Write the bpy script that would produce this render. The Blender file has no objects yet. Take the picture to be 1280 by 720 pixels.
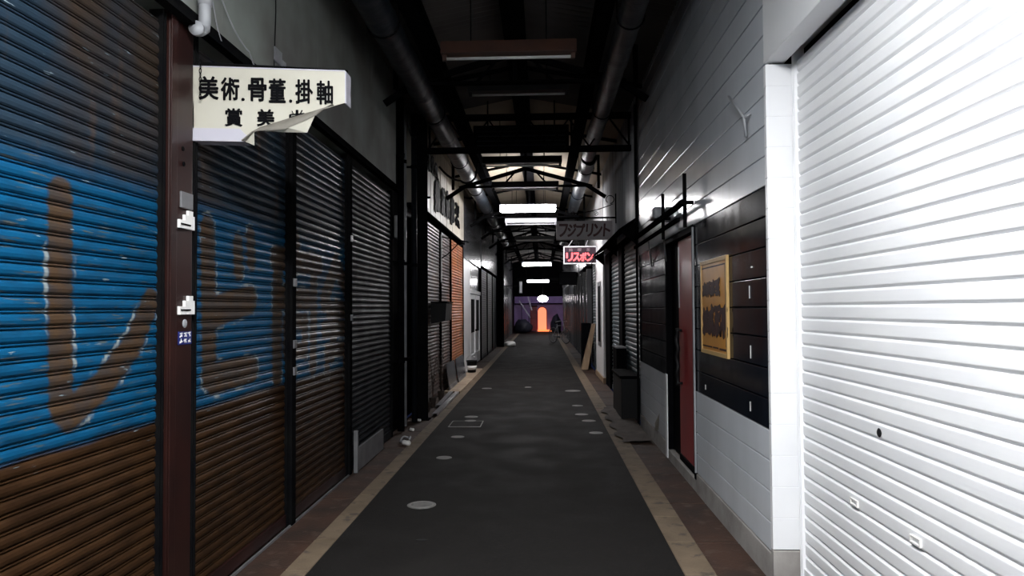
import bpy, math, random
import numpy as np
from mathutils import Vector, Matrix, noise
random.seed(7)
sc = bpy.context.scene
COL = sc.collection
PI = math.pi
H = 1.6
F = 900.0
# ------------------------------------------------------------------ camera
cam_d = bpy.data.cameras.new('camera'); cam_d.sensor_width = 36; cam_d.lens = F/1280*36
cam_d.clip_start = 0.05; cam_d.clip_end = 200
cam = bpy.data.objects.new('camera', cam_d); COL.objects.link(cam)
phi = math.atan(26/F); psi = math.atan(37*math.cos(phi)/F)
CR = Matrix.Rotation(psi, 3, 'Z') @ Matrix.Rotation(PI/2+phi, 3, 'X') @ Matrix.Rotation(math.radians(-0.35), 3, 'Z')
cam.matrix_world = Matrix.Translation((0, 0, H)) @ CR.to_4x4()
sc.camera = cam

def at(px, py, X=None, Y=None, Z=None):
    d = CR @ Vector((px-640, -(py-360), -F))
    if X is not None: t = X/d.x
    elif Y is not None: t = Y/d.y
    else: t = (Z-H)/d.z
    return Vector((0, 0, H)) + d*t
# ------------------------------------------------------------------ materials
MATS = {}
def mat(name, c1, c2=None, rough=.6, metal=0, scale=6, stretch=(1,1,1), bump=0, bscale=40, emit=None, estr=0, detail=5,
        lo=.35, hi=.65, spec=.5, c3=None, s3=1.5, lo3=.5, hi3=.7, st3=(1,1,1), rvar=0):
    m = bpy.data.materials.new(name); m.use_nodes = True; MATS[name] = m
    nt = m.node_tree; N = nt.nodes; L = nt.links
    b = N['Principled BSDF']
    b.inputs['Roughness'].default_value = rough; b.inputs['Metallic'].default_value = metal
    b.inputs['Specular IOR Level'].default_value = spec
    b.inputs['Base Color'].default_value = (*c1, 1)
    geo = N.new('ShaderNodeNewGeometry')
    def nz(sc_, st, dt=detail):
        mp = N.new('ShaderNodeMapping'); mp.inputs['Scale'].default_value = st
        L.new(geo.outputs['Position'], mp.inputs['Vector'])
        n = N.new('ShaderNodeTexNoise'); n.inputs['Scale'].default_value = sc_; n.inputs['Detail'].default_value = dt
        L.new(mp.outputs[0], n.inputs['Vector']); return n
    def ramp(src, lo_, hi_):
        r = N.new('ShaderNodeMapRange'); r.inputs[1].default_value = lo_; r.inputs[2].default_value = hi_
        L.new(src, r.inputs[0]); return r.outputs[0]
    def mix(fac, a, bb):
        x = N.new('ShaderNodeMix'); x.data_type = 'RGBA'; L.new(fac, x.inputs[0])
        if hasattr(a, 'links'): L.new(a, x.inputs[6])
        else: x.inputs[6].default_value = (*a, 1)
        if hasattr(bb, 'links'): L.new(bb, x.inputs[7])
        else: x.inputs[7].default_value = (*bb, 1)
        return x.outputs[2]
    out = None
    if c2 is not None:
        n = nz(scale, stretch); f = ramp(n.outputs[0], lo, hi); out = mix(f, c1, c2)
        if rvar:
            r = N.new('ShaderNodeMapRange'); r.inputs[1].default_value = lo; r.inputs[2].default_value = hi
            r.inputs[3].default_value = rough; r.inputs[4].default_value = rough+rvar
            L.new(n.outputs[0], r.inputs[0]); L.new(r.outputs[0], b.inputs['Roughness'])
    if c3 is not None:
        n = nz(s3, st3); f = ramp(n.outputs[0], lo3, hi3); out = mix(f, out if out is not None else c1, c3)
    if out is not None: L.new(out, b.inputs['Base Color'])
    if bump:
        n = nz(bscale, (1,1,1)); bp = N.new('ShaderNodeBump'); bp.inputs['Strength'].default_value = bump; bp.inputs['Distance'].default_value = .01
        L.new(n.outputs[0], bp.inputs['Height']); L.new(bp.outputs[0], b.inputs['Normal'])
    if emit is not None:
        b.inputs['Emission Color'].default_value = (*emit, 1); b.inputs['Emission Strength'].default_value = estr
    m['_b'] = 1
    return m
mat('asphalt', (.010,.009,.0085), (.017,.0155,.0145), rough=.7, scale=2.2, spec=.12, bump=.5, bscale=140, c3=(.024,.021,.019), s3=40, lo3=.55, hi3=.75, rvar=.15)
mat('kerb', (.135,.098,.062), (.185,.135,.088), rough=.8, scale=5, bump=.4, bscale=60, c3=(.085,.065,.048), s3=9, lo3=.56, hi3=.66)
mat('gutter', (.055,.023,.012), (.024,.011,.0065), rough=.75, scale=3, bump=.4, bscale=50, c3=(.09,.06,.043), s3=9, lo3=.56, hi3=.75)
mat('step', (.42,.33,.24), (.30,.22,.16), rough=.8, scale=4, bump=.3, bscale=60)
mat('concrete', (.38,.36,.34), (.27,.25,.235), rough=.8, scale=5, bump=.3, bscale=60)
mat('plaster_green', (.24,.265,.245), (.16,.155,.145), rough=.85, scale=1.6, c3=(.34,.37,.34), s3=2.4, st3=(1,1,.25), lo3=.6, hi3=.75)
mat('plaster_grey', (.13,.135,.145), (.07,.07,.08), rough=.22, scale=2, stretch=(1,1,.2))
mat('cream', (.60,.56,.48), (.45,.41,.34), rough=.55, scale=3, stretch=(1,4,.3), c3=(.33,.27,.20), s3=2, st3=(1,5,.2), lo3=.58, hi3=.75)
mat('white_paint', (.88,.885,.90), (.84,.85,.87), rough=.35, scale=3)
mat('white_slat', (.84,.845,.855), (.78,.785,.805), rough=.42, scale=3, stretch=(1,.6,3))
mat('siding', (.74,.77,.82), (.64,.675,.72), rough=.20, scale=2, stretch=(1,1,.4), c3=(.50,.515,.54), s3=3.5, st3=(1,2.5,.25), lo3=.68, hi3=.8, rvar=0)
mat('siding_black', (.003,.005,.009), (.006,.009,.015), rough=.10, scale=3, stretch=(1,1.5,.3), rvar=.06, spec=.04)
mat('black_steel', (.004,.004,.005), (.007,.007,.007), rough=.8, scale=6, spec=0)
mat('black_paint', (.002,.002,.003), (.004,.004,.005), rough=.7, scale=6, spec=.02)
mat('brown_steel', (.022,.0065,.005), (.013,.0045,.004), rough=.42, scale=4, c3=(.007,.004,.0035), s3=2, st3=(1,1,.3), lo3=.5, hi3=.8, spec=.3)
mat('grey_steel', (.25,.25,.26), (.17,.17,.18), rough=.4, scale=6, metal=.4)
mat('bright_metal', (.55,.55,.58), (.40,.40,.43), rough=.3, scale=6, metal=.6)
mat('white_plastic', (.78,.77,.75), rough=.4)
mat('grey_pvc', (.36,.37,.39), (.26,.27,.29), rough=.4, scale=5)
mat('blue_sticker', (.012,.02,.14), rough=.4)
mat('sign_face', (.50,.485,.415), (.46,.44,.37), rough=.4, scale=3)
mat('sign_edge', (.46,.45,.51), rough=.45)
mat('sign_back', (.20,.185,.155), (.14,.13,.11), rough=.6, scale=8)
mat('ink', (.003,.003,.004), rough=.7, spec=.05)
mat('ink_brown', (.05,.012,.012), (.02,.008,.01), rough=.5, scale=20)
mat('yellow', (.72,.34,.045), (.60,.26,.03), rough=.28, scale=5)
mat('yellow_frame', (.62,.40,.16), rough=.4)
mat('red_door', (.36,.018,.024), (.28,.014,.019), rough=.28, scale=3)
mat('duct_wrap', (.016,.022,.030), (.006,.009,.013), rough=.5, scale=4, bump=1, bscale=9)
mat('duct_silver', (.040,.044,.05), (.014,.016,.02), rough=.5, scale=5, metal=.0, bump=1, bscale=9)
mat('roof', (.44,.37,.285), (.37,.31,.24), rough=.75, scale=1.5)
mat('roof_shaded', (.12,.105,.098), (.075,.068,.065), rough=.75, scale=1.5)
mat('fixture', (.062,.020,.009), (.04,.014,.008), rough=.45, scale=5)
mat('fixture_dark', (.008,.008,.009), rough=.5, spec=.3)
mat('fixture_white', (.42,.43,.47), rough=.4)
mat('tube_off', (.75,.75,.75), rough=.2)
mat('lit', (1,1,1), emit=(1,.985,1), estr=120)
mat('lit_far', (1,1,1), emit=(1,.985,1), estr=60)
mat('lit_near', (1,1,1), emit=(.97,.985,1), estr=430)
mat('lit_globe', (1,1,1), emit=(1,.95,.98), estr=25)
mat('orange_glow', (1,.3,.12), emit=(1,.27,.14), estr=1.25)
mat('orange_floor_glow', (1,.5,.2), emit=(1,.22,.06), estr=1.6)
mat('purple_lit', (1,.4,1), emit=(.5,.28,1), estr=4)
mat('purple_wall', (.45,.32,.62), (.36,.25,.52), rough=.7, scale=2)
mat('red_panel', (.30,.04,.05), (.2,.02,.03), rough=.5, scale=3)
mat('neon_red', (1,.12,.14), emit=(1,.14,.15), estr=1.1)
mat('dim_text', (.30,.22,.24), rough=.5)
mat('sign_grey', (.48,.43,.45), (.42,.375,.39), rough=.45, scale=3)
mat('sign_navy', (.035,.018,.028), rough=.35)
mat('dark_red_ink', (.07,.008,.010), rough=.5)
mat('wood', (.38,.27,.17), (.28,.19,.12), rough=.6, scale=6, stretch=(4,4,.5))
mat('rubber', (.004,.004,.005), rough=.6, spec=.3)
mat('cover_pale', (.20,.195,.19), (.13,.125,.12), rough=.5, scale=9, c3=(.08,.08,.078), s3=20, lo3=.55, hi3=.7)
mat('corrugated', (.46,.48,.51), (.30,.31,.34), rough=.4, metal=.0, scale=2, stretch=(1,3,.2), c3=(.13,.13,.14), s3=3, st3=(1,3,.2), lo3=.55, hi3=.75)
mat('shutter_black', (.014,.017,.021), (.008,.010,.013), rough=.5, scale=3, spec=.08)
mat('shutter_dark', (.012,.014,.018), (.007,.008,.011), rough=.42, scale=3, rvar=.1, spec=.03)
mat('shutter_teal', (.13,.17,.185), (.08,.105,.12), rough=.4, metal=.0, spec=.15, scale=3)
mat('shutter_rust', (.085,.055,.048), (.05,.035,.032), rough=.4, metal=.0, scale=3, c3=(.15,.05,.02), s3=2, lo3=.5, hi3=.7)
mat('shutter_orange', (.42,.13,.022), (.27,.075,.016), rough=.4, scale=2.5, c3=(.06,.032,.02), s3=3, lo3=.55, hi3=.7)
mat('dirt_cloth', (.07,.05,.04), (.04,.028,.022), rough=.85, scale=8, bump=.5, bscale=25)
mat('blue_cloth', (.006,.007,.016), rough=.7)
mat('leaf', (.05,.07,.035), rough=.6)

def painted_shutter_mat():
    m = bpy.data.materials.new('painted_slats'); m.use_nodes = True; MATS['painted_slats'] = m
    N = m.node_tree.nodes; L = m.node_tree.links; b = N['Principled BSDF']
    b.inputs['Specular IOR Level'].default_value = .045
    geo = N.new('ShaderNodeNewGeometry'); sep = N.new('ShaderNodeSeparateXYZ'); L.new(geo.outputs['Position'], sep.inputs[0])
    def nz(s, st, d=5):
        mp = N.new('ShaderNodeMapping'); mp.inputs['Scale'].default_value = st; L.new(geo.outputs['Position'], mp.inputs[0])
        n = N.new('ShaderNodeTexNoise'); n.inputs['Scale'].default_value = s; n.inputs['Detail'].default_value = d
        L.new(mp.outputs[0], n.inputs['Vector']); return n.outputs[0]
    def mr(src, a, bb, c=0., d=1.):
        r = N.new('ShaderNodeMapRange'); L.new(src, r.inputs[0])
        for i, v in enumerate((a, bb, c, d)): r.inputs[i+1].default_value = v
        return r.outputs[0]
    def mth(op, a, bb):
        x = N.new('ShaderNodeMath'); x.operation = op
        for i, v in enumerate((a, bb)):
            if hasattr(v, 'links'): L.new(v, x.inputs[i])
            else: x.inputs[i].default_value = v
        return x.outputs[0]
    def mix(f, a, bb):
        x = N.new('ShaderNodeMix'); x.data_type = 'RGBA'; L.new(f, x.inputs[0])
        for i, v in ((6, a), (7, bb)):
            if hasattr(v, 'links'): L.new(v, x.inputs[i])
            else: x.inputs[i].default_value = (*v, 1)
        return x.outputs[2]
    z = sep.outputs[2]
    brown = mix(mr(nz(5, (1,1,2)), .35, .65), (.034,.0165,.0075), (.018,.009,.0045))
    blue = mix(mr(nz(7, (1,1,3)), .4, .7), (.003,.054,.125), (.004,.036,.080))
    blue = mix(mr(nz(14, (1,.5,6)), .60, .68), blue, (.05,.065,.07))
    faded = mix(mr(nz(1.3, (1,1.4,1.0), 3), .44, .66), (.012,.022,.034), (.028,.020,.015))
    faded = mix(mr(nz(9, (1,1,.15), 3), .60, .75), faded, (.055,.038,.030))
    zz = mth('ADD', z, mr(nz(2, (1,1,1), 2), 0, 1, -.03, .03))
    col = mix(mr(zz, 1.045, 1.075), brown, blue)
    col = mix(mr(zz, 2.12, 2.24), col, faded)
    at_ = N.new('ShaderNodeAttribute'); at_.attribute_name = 'paint'
    sp = N.new('ShaderNodeSeparateColor'); L.new(at_.outputs['Color'], sp.inputs[0])
    letter = mix(mr(nz(9, (1,1,1.6)), .4, .62), (.034,.027,.024), (.050,.030,.017))
    col = mix(sp.outputs[0], col, letter)
    ol = mth('MULTIPLY', sp.outputs[1], mr(nz(5, (1,1,1), 2), .5, .58))
    col = mix(ol, col, (.17,.19,.19))
    # thin flaked scratches at the lower slat edges
    sc_ = mth('MULTIPLY', mr(nz(22, (1,.35,3), 4), .70, .74), mr(z, .9, 1.1))
    col = mix(sc_, col, (.16,.21,.24))
    L.new(col, b.inputs['Base Color'])
    L.new(mr(nz(6, (1,1,2)), .3, .7, .30, .42), b.inputs['Roughness'])
painted_shutter_mat()
# ------------------------------------------------------------------ mesh building
def ctag(o, label=None, cat=None, group=None, kind=None):
    if label: o['label'] = label
    if cat: o['category'] = cat
    if group: o['group'] = group
    if kind: o['kind'] = kind
    return o
def thing(name, loc, label, cat, group=None, rz=0):
    o = bpy.data.objects.new(name, None); COL.objects.link(o); o.location = loc; o.rotation_euler.z = rz
    o.empty_display_size = .1
    o['_w'] = 1
    return ctag(o, label, cat, group)
def orient(p, q):
    d = (Vector(q)-Vector(p)); l = d.length
    return d.to_track_quat('Z', 'Y').to_matrix(), l
class MB:
    def __init__(s): s.v = []; s.f = []; s.mi = []; s.cur = 0
    def add(s, vs, fs):
        o = len(s.v); s.v += [tuple(v) for v in vs]; s.f += [tuple(i+o for i in f) for f in fs]; s.mi += [s.cur]*len(fs); return s
    def box(s, x0, x1, y0, y1, z0, z1, M=None):
        vs = [(x, y, z) for x in (x0, x1) for y in (y0, y1) for z in (z0, z1)]
        if M is not None: vs = [M @ Vector(v) for v in vs]
        return s.add(vs, [(0,1,3,2),(4,6,7,5),(0,4,5,1),(2,3,7,6),(0,2,6,4),(1,5,7,3)])
    def cbox(s, x0, x1, y0, y1, z0, z1, c=.01):       # box with chamfered vertical and horizontal edges
        bmv = []
        xs = (x0, x0+c, x1-c, x1); ys = (y0, y0+c, y1-c, y1); zs = (z0, z0+c, z1-c, z1)
        import bmesh
        bm = bmesh.new(); bmesh.ops.create_cube(bm, size=1)
        for v in bm.verts:
            v.co = Vector(((x0+x1)/2+v.co.x*(x1-x0), (y0+y1)/2+v.co.y*(y1-y0), (z0+z1)/2+v.co.z*(z1-z0)))
        bmesh.ops.bevel(bm, geom=list(bm.edges), offset=c, segments=2, affect='EDGES', profile=.6)
        bm.verts.index_update()
        s.add([v.co[:] for v in bm.verts], [[v.index for v in f.verts] for f in bm.faces]); bm.free(); return s
    def bar(s, p, q, w, h=None, up=None):
        h = h or w; p = Vector(p); q = Vector(q); R, l = orient(p, q)
        if up is not None:
            zax = (q-p).normalized(); xax = Vector(up).cross(zax).normalized(); yax = zax.cross(xax)
            R = Matrix((xax, yax, zax)).transposed()
        vs = [p + R @ Vector((x*w/2, y*h/2, z*l)) for x in (-1,1) for y in (-1,1) for z in (0,1)]
        return s.add(vs, [(0,1,3,2),(4,6,7,5),(0,4,5,1),(2,3,7,6),(0,2,6,4),(1,5,7,3)])
    def angle(s, p, q, w, t=.006, up=(0,0,1)):            # L-section steel
        p = Vector(p); q = Vector(q); zax = (q-p).normalized(); xax = Vector(up).cross(zax)
        if xax.length < .1: xax = Vector((1,0,0))
        xax.normalize(); yax = zax.cross(xax)
        s.bar(p+yax*(w/2), q+yax*(w/2), w, t, up=up) if False else None
        for dx, dy, ww, hh in ((0, 0, w, t), (-w/2, w/2, t, w)):
            o = xax*dx+yax*dy
            R = Matrix((xax, yax, zax)).transposed(); l = (q-p).length
            vs = [p+o+R @ Vector((x*ww/2, y*hh/2, z*l)) for x in (-1,1) for y in (-1,1) for z in (0,1)]
            s.add(vs, [(0,1,3,2),(4,6,7,5),(0,4,5,1),(2,3,7,6),(0,2,6,4),(1,5,7,3)])
        return s
    def tube(s, pts, r, n=10, caps=True):
        pts = [Vector(p) for p in pts]; rs = r if isinstance(r, (list, tuple)) else [r]*len(pts)
        rings = []; prev = None
        for i, p in enumerate(pts):
            d = (pts[min(i+1, len(pts)-1)]-pts[max(i-1, 0)]).normalized()
            if prev is None:
                a = Vector((0,0,1)) if abs(d.z) < .9 else Vector((1,0,0)); x = a.cross(d).normalized()
            else:
                x = (prev - d*prev.dot(d)).normalized()
            prev = x; y = d.cross(x)
            rings.append([p + (x*math.cos(2*PI*k/n)+y*math.sin(2*PI*k/n))*rs[i] for k in range(n)])
        o = len(s.v); s.v += [tuple(v) for rg in rings for v in rg]; fs = []
        for i in range(len(pts)-1):
            for k in range(n):
                fs.append((o+i*n+k, o+i*n+(k+1) % n, o+(i+1)*n+(k+1) % n, o+(i+1)*n+k))
        if caps: fs.append(tuple(o+k for k in range(n))[::-1]); fs.append(tuple(o+(len(pts)-1)*n+k for k in range(n)))
        s.f += fs; s.mi += [s.cur]*len(fs); return s
    def prism(s, poly, org, u, v, w, depth):              # polygon (a,b) in plane org+a*u+b*v, extruded along w
        org, u, v, w = map(Vector, (org, u, v, w)); n = len(poly)
        a = [org+u*p[0]+v*p[1] for p in poly]; b = [p+w*depth for p in a]
        return s.add(a+b, [tuple(range(n))[::-1], tuple(range(n, 2*n))]+[(i, (i+1) % n, n+(i+1) % n, n+i) for i in range(n)])
    def lathe(s, c, prof, n=20, M=None):
        o = len(s.v); fs = []
        for r, z in prof:
            for k in range(n):
                p = Vector((r*math.cos(2*PI*k/n), r*math.sin(2*PI*k/n), z))
                if M is not None: p = M @ p
                s.v.append(tuple(Vector(c)+p))
        for i in range(len(prof)-1):
            for k in range(n): fs.append((o+i*n+k, o+i*n+(k+1) % n, o+(i+1)*n+(k+1) % n, o+(i+1)*n+k))
        fs.append(tuple(o+k for k in range(n))[::-1]); fs.append(tuple(o+(len(prof)-1)*n+k for k in range(n)))
        s.f += fs; s.mi += [s.cur]*len(fs); return s
    def build(s, name, m, parent=None, smooth=False, attr=None, local=False):
        me = bpy.data.meshes.new(name)
        V = s.v
        if parent is not None and not local:
            off = Vector(parent.location)
            if parent.parent is not None: off = off + Vector(parent.parent.location)
            V = [(a-off.x, b-off.y, c-off.z) for a, b, c in V]; loc = (0, 0, 0)
        elif parent is None and not local:
            xs, ys, zs = zip(*V); loc = ((min(xs)+max(xs))/2, (min(ys)+max(ys))/2, min(zs))
            V = [(a-loc[0], b-loc[1], c-loc[2]) for a, b, c in V]
        else: loc = (0, 0, 0)
        me.from_pydata(V, [], s.f)
        ms = m if isinstance(m, (list, tuple)) else [m]
        for k in ms: me.materials.append(MATS[k])
        if len(ms) > 1: me.polygons.foreach_set('material_index', s.mi)
        import bmesh
        bm = bmesh.new(); bm.from_mesh(me)
        if attr is None: bmesh.ops.recalc_face_normals(bm, faces=bm.faces)
        bm.to_mesh(me); bm.free()
        if attr is not None:
            a = me.color_attributes.new('paint', 'FLOAT_COLOR', 'POINT'); a.data.foreach_set('color', attr)
        if smooth: me.polygons.foreach_set('use_smooth', [True]*len(me.polygons))
        o = bpy.data.objects.new(name, me); COL.objects.link(o); o.location = loc
        if parent is not None: o.parent = parent
        me.update(); return o
def struct(name, mb, m, parent=None, smooth=False, label=None):
    o = mb.build(name, m, parent, smooth)
    if parent is None: o['kind'] = 'structure'
    if label: o['label'] = label
    return o
def dup(root, loc, label=None, group=None):
    r = root.copy(); COL.objects.link(r); r.location = loc
    if label: r['label'] = label
    if group: r['group'] = group
    for ch in list(root.children):
        c = ch.copy(); COL.objects.link(c); c.parent = r
        for g in list(ch.children):
            d = g.copy(); COL.objects.link(d); d.parent = c
    return r
# ------------------------------------------------------------------ lettering
_tc = bpy.data.curves.new('lettering', 'FONT'); _to = bpy.data.objects.new('lettering', _tc); COL.objects.link(_to)
def glyph(mb, ch, org, u, v, w, h, bold=.02, depth=.003, n=None, shear=0):
    _tc.body = ch; _tc.offset = 0; _tc.resolution_u = 3
    bpy.context.view_layer.update()
    me = _to.to_mesh(); V = [x.co.copy() for x in me.vertices]; P = [tuple(p.vertices) for p in me.polygons]; _to.to_mesh_clear()
    x0 = min(p.x for p in V); x1 = max(p.x for p in V); y0 = min(p.y for p in V); y1 = max(p.y for p in V)
    org, u, v = map(Vector, (org, u, v)); nn = u.cross(v).normalized() if n is None else Vector(n)
    k = len(V)
    def pos(p, d, ox, oy):
        a = (p.x-x0)/max(x1-x0, 1e-6)*w+ox; b = (p.y-y0)/max(y1-y0, 1e-6)*h+oy
        return org+u*(a+b*shear)+v*b+nn*d
    fs = list(P)
    cnt = {}
    for p in P:
        for i in range(len(p)):
            e = (p[i], p[(i+1) % len(p)]); cnt[e] = cnt.get(e, 0)+1
    for (a, b) in cnt:
        if (b, a) not in cnt: fs.append((b, a, a+k, b+k))
    for j, (ex, ey) in enumerate(((0,0),(1,0),(-1,0),(0,1),(0,-1),(.7,.7),(-.7,.7),(.7,-.7),(-.7,-.7))):
        e = bold*w*.85; d = depth*(1-.06*j)
        mb.add([pos(p, d, ex*e, ey*e) for p in V]+[pos(p, 0, ex*e, ey*e) for p in V], fs)
def brush(mb, org, u, v, w, h, seed, n=9, r=.12, depth=.003, nrm=None):
    """an illegible brush character: crossing tapered strokes filling w x h"""
    rr = random.Random(seed); org, u, v = map(Vector, (org, u, v)); nn = Vector(nrm) if nrm is not None else u.cross(v)
    for k in range(n):
        if k % 2 == 0: a = (rr.uniform(0,.25), rr.uniform(.1,.9)); b = (rr.uniform(.75,1), min(1, a[1]+rr.uniform(0,.18)))
        elif k % 4 == 1: a = (rr.uniform(.2,.8), rr.uniform(.7,1)); b = (a[0]+rr.uniform(-.08,.08), rr.uniform(0,.2))
        else: a = (rr.uniform(.4,.6), rr.uniform(.5,.8)); b = (rr.choice((0.05,.95)), rr.uniform(0,.2))
        A = Vector((a[0]*w, a[1]*h)); B = Vector((b[0]*w, b[1]*h)); d = (B-A).normalized(); pn = Vector((-d.y, d.x)); R = r*min(w, h)
        poly = [A-d*R*.5, A+pn*R*.8, (A+B)/2+pn*R*.6, B+pn*R, B+d*R*.6, B-pn*R*.8, (A+B)/2-pn*R*.7, A-pn*R]
        mb.prism([(p.x, p.y) for p in poly], org+nn*(depth*.05*k), u, v, nn, depth)
# ------------------------------------------------------------------ dimensions
XL, XR, XS = -1.90, 1.33, 1.50
Y0, YE = -4.0, 46.0
PROF_L = [(0,-.004),(.03,.004),(.14,.009),(.36,.0115),(.58,.009),(.72,.004),(.755,-.006),(.80,-.006),(.82,.004),(.88,.006),(.93,.004),(.955,-.004)]
PROF_W = [(0,0),(.02,.003),(.15,.0105),(.20,.0115),(.50,.0125),(.82,.0130),(.87,.0120),(.97,.001)]
PROF_S = [(0,-.005),(.10,.006),(.40,.0115),(.72,.007),(.90,-.005)]
def curtain(xw, sgn, y0, y1, z0, z1, pitch, prof, m, parent, dy=None, paint=None, phase=0):
    n = int((z1-z0)/pitch); zs = []; ds = []
    for i in range(n):
        for f, d in prof: zs.append(z0+(i+f)*pitch); ds.append(d)
    zs.append(z0+n*pitch); ds.append(prof[0][1])
    ncol = 2 if dy is None else max(2, int((y1-y0)/dy)+1)
    ys = np.linspace(y0, y1, ncol); zs = np.array(zs); ds = np.array(ds)
    Yg, Zg = np.meshgrid(ys, zs); X = xw+sgn*np.repeat(ds[:, None], ncol, 1)
    V = np.stack([X, Yg, Zg], -1).reshape(-1, 3)
    mb = MB(); mb.v = [tuple(v) for v in V.tolist()]; R = len(zs); fs = []
    for i in range(R-1):
        for j in range(ncol-1):
            a = i*ncol+j
            fs.append((a, a+1, a+1+ncol, a+ncol) if sgn < 0 else (a, a+ncol, a+1+ncol, a+1))
    mb.f = fs; mb.mi = [0]*len(fs)
    attr = None
    if paint is not None:
        P = V[:, 1:]; best = np.full(len(P), 9.)
        for pts, rad in paint:
            for (a, b) in zip(pts[:-1], pts[1:]):
                a = np.array(a); b = np.array(b); ab = b-a; t = np.clip(((P-a) @ ab)/max(ab @ ab, 1e-9), 0, 1)
                d = np.linalg.norm(P-(a+t[:, None]*ab), axis=1)-rad; best = np.minimum(best, d)
        C = np.zeros((len(P), 4)); C[:, 3] = 1
        C[:, 0] = np.clip(.5-best/.012, 0, 1); C[:, 1] = (np.abs(best-.012) < .007)
        attr = C.reshape(-1)
    else:
        attr = np.zeros(len(V)*4)
    return mb.build('slat_curtain', m, parent, smooth=False, attr=attr)
def shutter(y0, y1, z1, xw, sgn, m, label, pitch=.0603, prof=PROF_L, dy=None, paint=None, z0=.05, rail='black_steel', group=None, name='roller_shutter', handles=0, rails=True):
    t = thing(name, (xw, (y0+y1)/2, 0.0), label, 'shutter', group)
    curtain(xw, sgn, y0+.03, y1-.03, z0+.05, z1, pitch, prof, m, t, dy, paint)
    a, b = sorted((xw-sgn*.01, xw+sgn*.022))
    MB().cbox(a, b, y0+.032, y1-.032, z0-.03, z0+.055, .004).build('bottom_bar', m if paint is None else 'brown_steel', t)
    if rails:
        for ya, yb in ((y0, y0+.035), (y1-.035, y1)):
            a, b = sorted((xw-sgn*.03, xw+sgn*.03))
            g = MB(); g.box(a, b, ya, ya+.008, .012, z1+.02); g.box(a, b, yb-.008, yb, .012, z1+.02)
            a, b = sorted((xw-sgn*.03, xw-sgn*.022)); g.box(a, b, ya+.008, yb-.008, .012, z1+.02)
            g.build('guide_rail', rail, t)
    for k in range(handles):
        yy = y0+(y1-y0)*(k+1)/(handles+1); a, b = sorted((xw+sgn*.02, xw+sgn*.045))
        h = MB(); h.box(a, b, yy-.06, yy+.06, .09, .10); h.box(a, b, yy-.06, yy-.05, .06, .10); h.box(a, b, yy+.05, yy+.06, .06, .10)
        h.build('handle', 'grey_steel', t)
    return t
def W(pts, X=XL): return [(at(px, py, X=X).y, at(px, py, X=X).z) for px, py in pts]
# ================================================================== SETTING
g = MB()
g.box(-1.437, .843, Y0, YE+.4, -.12, 0)
struct('floor', g, 'asphalt')
def strip(x0, x1, L, gap, m, z1, name, jit=0):
    g = MB(); y = Y0; k = 0
    while y < YE:
        l = L*(1+.0*k); d = (noise.noise(Vector((y*.9, x0, 0))))*jit
        g.cbox(x0, x1, y+gap/2, min(y+l, YE)-gap/2, -.1, z1+d, .006); y += l; k += 1
    struct(name, g, m)
strip(-1.586, -1.437, .6, .006, 'kerb', .006, 'trim_1', .004)
strip(.843, 1.035, .6, .006, 'kerb', .006, 'trim_2', .004)
strip(-1.99, -1.589, 1.12, .018, 'gutter', .0, 'trim_3', .008)
strip(1.038, XR+.02, 1.0, .016, 'gutter', .0, 'trim_4', .008)
struct('floor_street', MB().box(-9, 9, YE+.4, 53, -.13, -.01), 'asphalt') if False else None
g = MB(); g.box(-9, 9, YE+.41, 53, -.13, -.01); o = struct('floor', g, 'asphalt')

# left wall: dark backing + header walls
struct('wall_left', MB().box(-2.14, -2.03, Y0, YE, 0, 4.62), 'black_paint')
g = MB()
g.cbox(-2.03, -1.86, Y0, 9.15, 3.13, 4.62, .006)
struct('wall_left', g, 'plaster_green')
g = MB()
# vertical ribbed cream cladding
y = 10.62
while y < 17.25:
    g.cbox(-2.03, -1.87-(.006 if int(y*7) % 3 else 0), y+.003, min(y+.30, 17.3)-.003, 3.2, 4.62, .006); y += .30
struct('wall_left', g, 'cream')
g = MB(); g.cbox(-2.03, -1.88, 17.4, 22.2, 2.86, 4.62, .006); struct('wall_left', g, 'plaster_grey'); g = MB(); g.cbox(-2.03, -1.90, 17.4, 19.1, 0, 2.85, .006)
struct('wall_left', g, 'white_paint')
g = MB(); g.cbox(-2.03, -1.86, 22.3, 30.0, 2.95, 4.62, .006)
g.cbox(-2.03, -1.87, 31.5, 46, 2.8, 4.62, .006)
for k, y in enumerate(np.arange(31.6, 45.8, 1.35)): g.cbox(-2.03, -1.86, y, y+.28, 0, 2.8, .01)
struct('wall_left', g, 'plaster_grey')
struct('wall_left', MB().cbox(-2.03, -1.95, 9.2, 10.3, 0, 4.62, .01), 'black_paint')
# metal drip strips under the header walls
g = MB(); g.box(-1.858, -1.80, Y0, 9.15, 3.10, 3.125); g.box(-1.858, -1.845, Y0, 9.15, 3.125, 3.20); g.box(-2.02, -1.84, 10.62, 17.3, 3.15, 3.195)
g.box(-2.02, -1.84, 22.3, 30, 2.90, 2.945)
struct('trim_5', g, 'black_steel')
g = MB(); g.box(-1.868, -1.856, Y0, 3.5, .003, .02); g.box(-1.868, -1.856, 3.8, 6.95, .003, .02); struct('trim_8', g, 'grey_steel')
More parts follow.
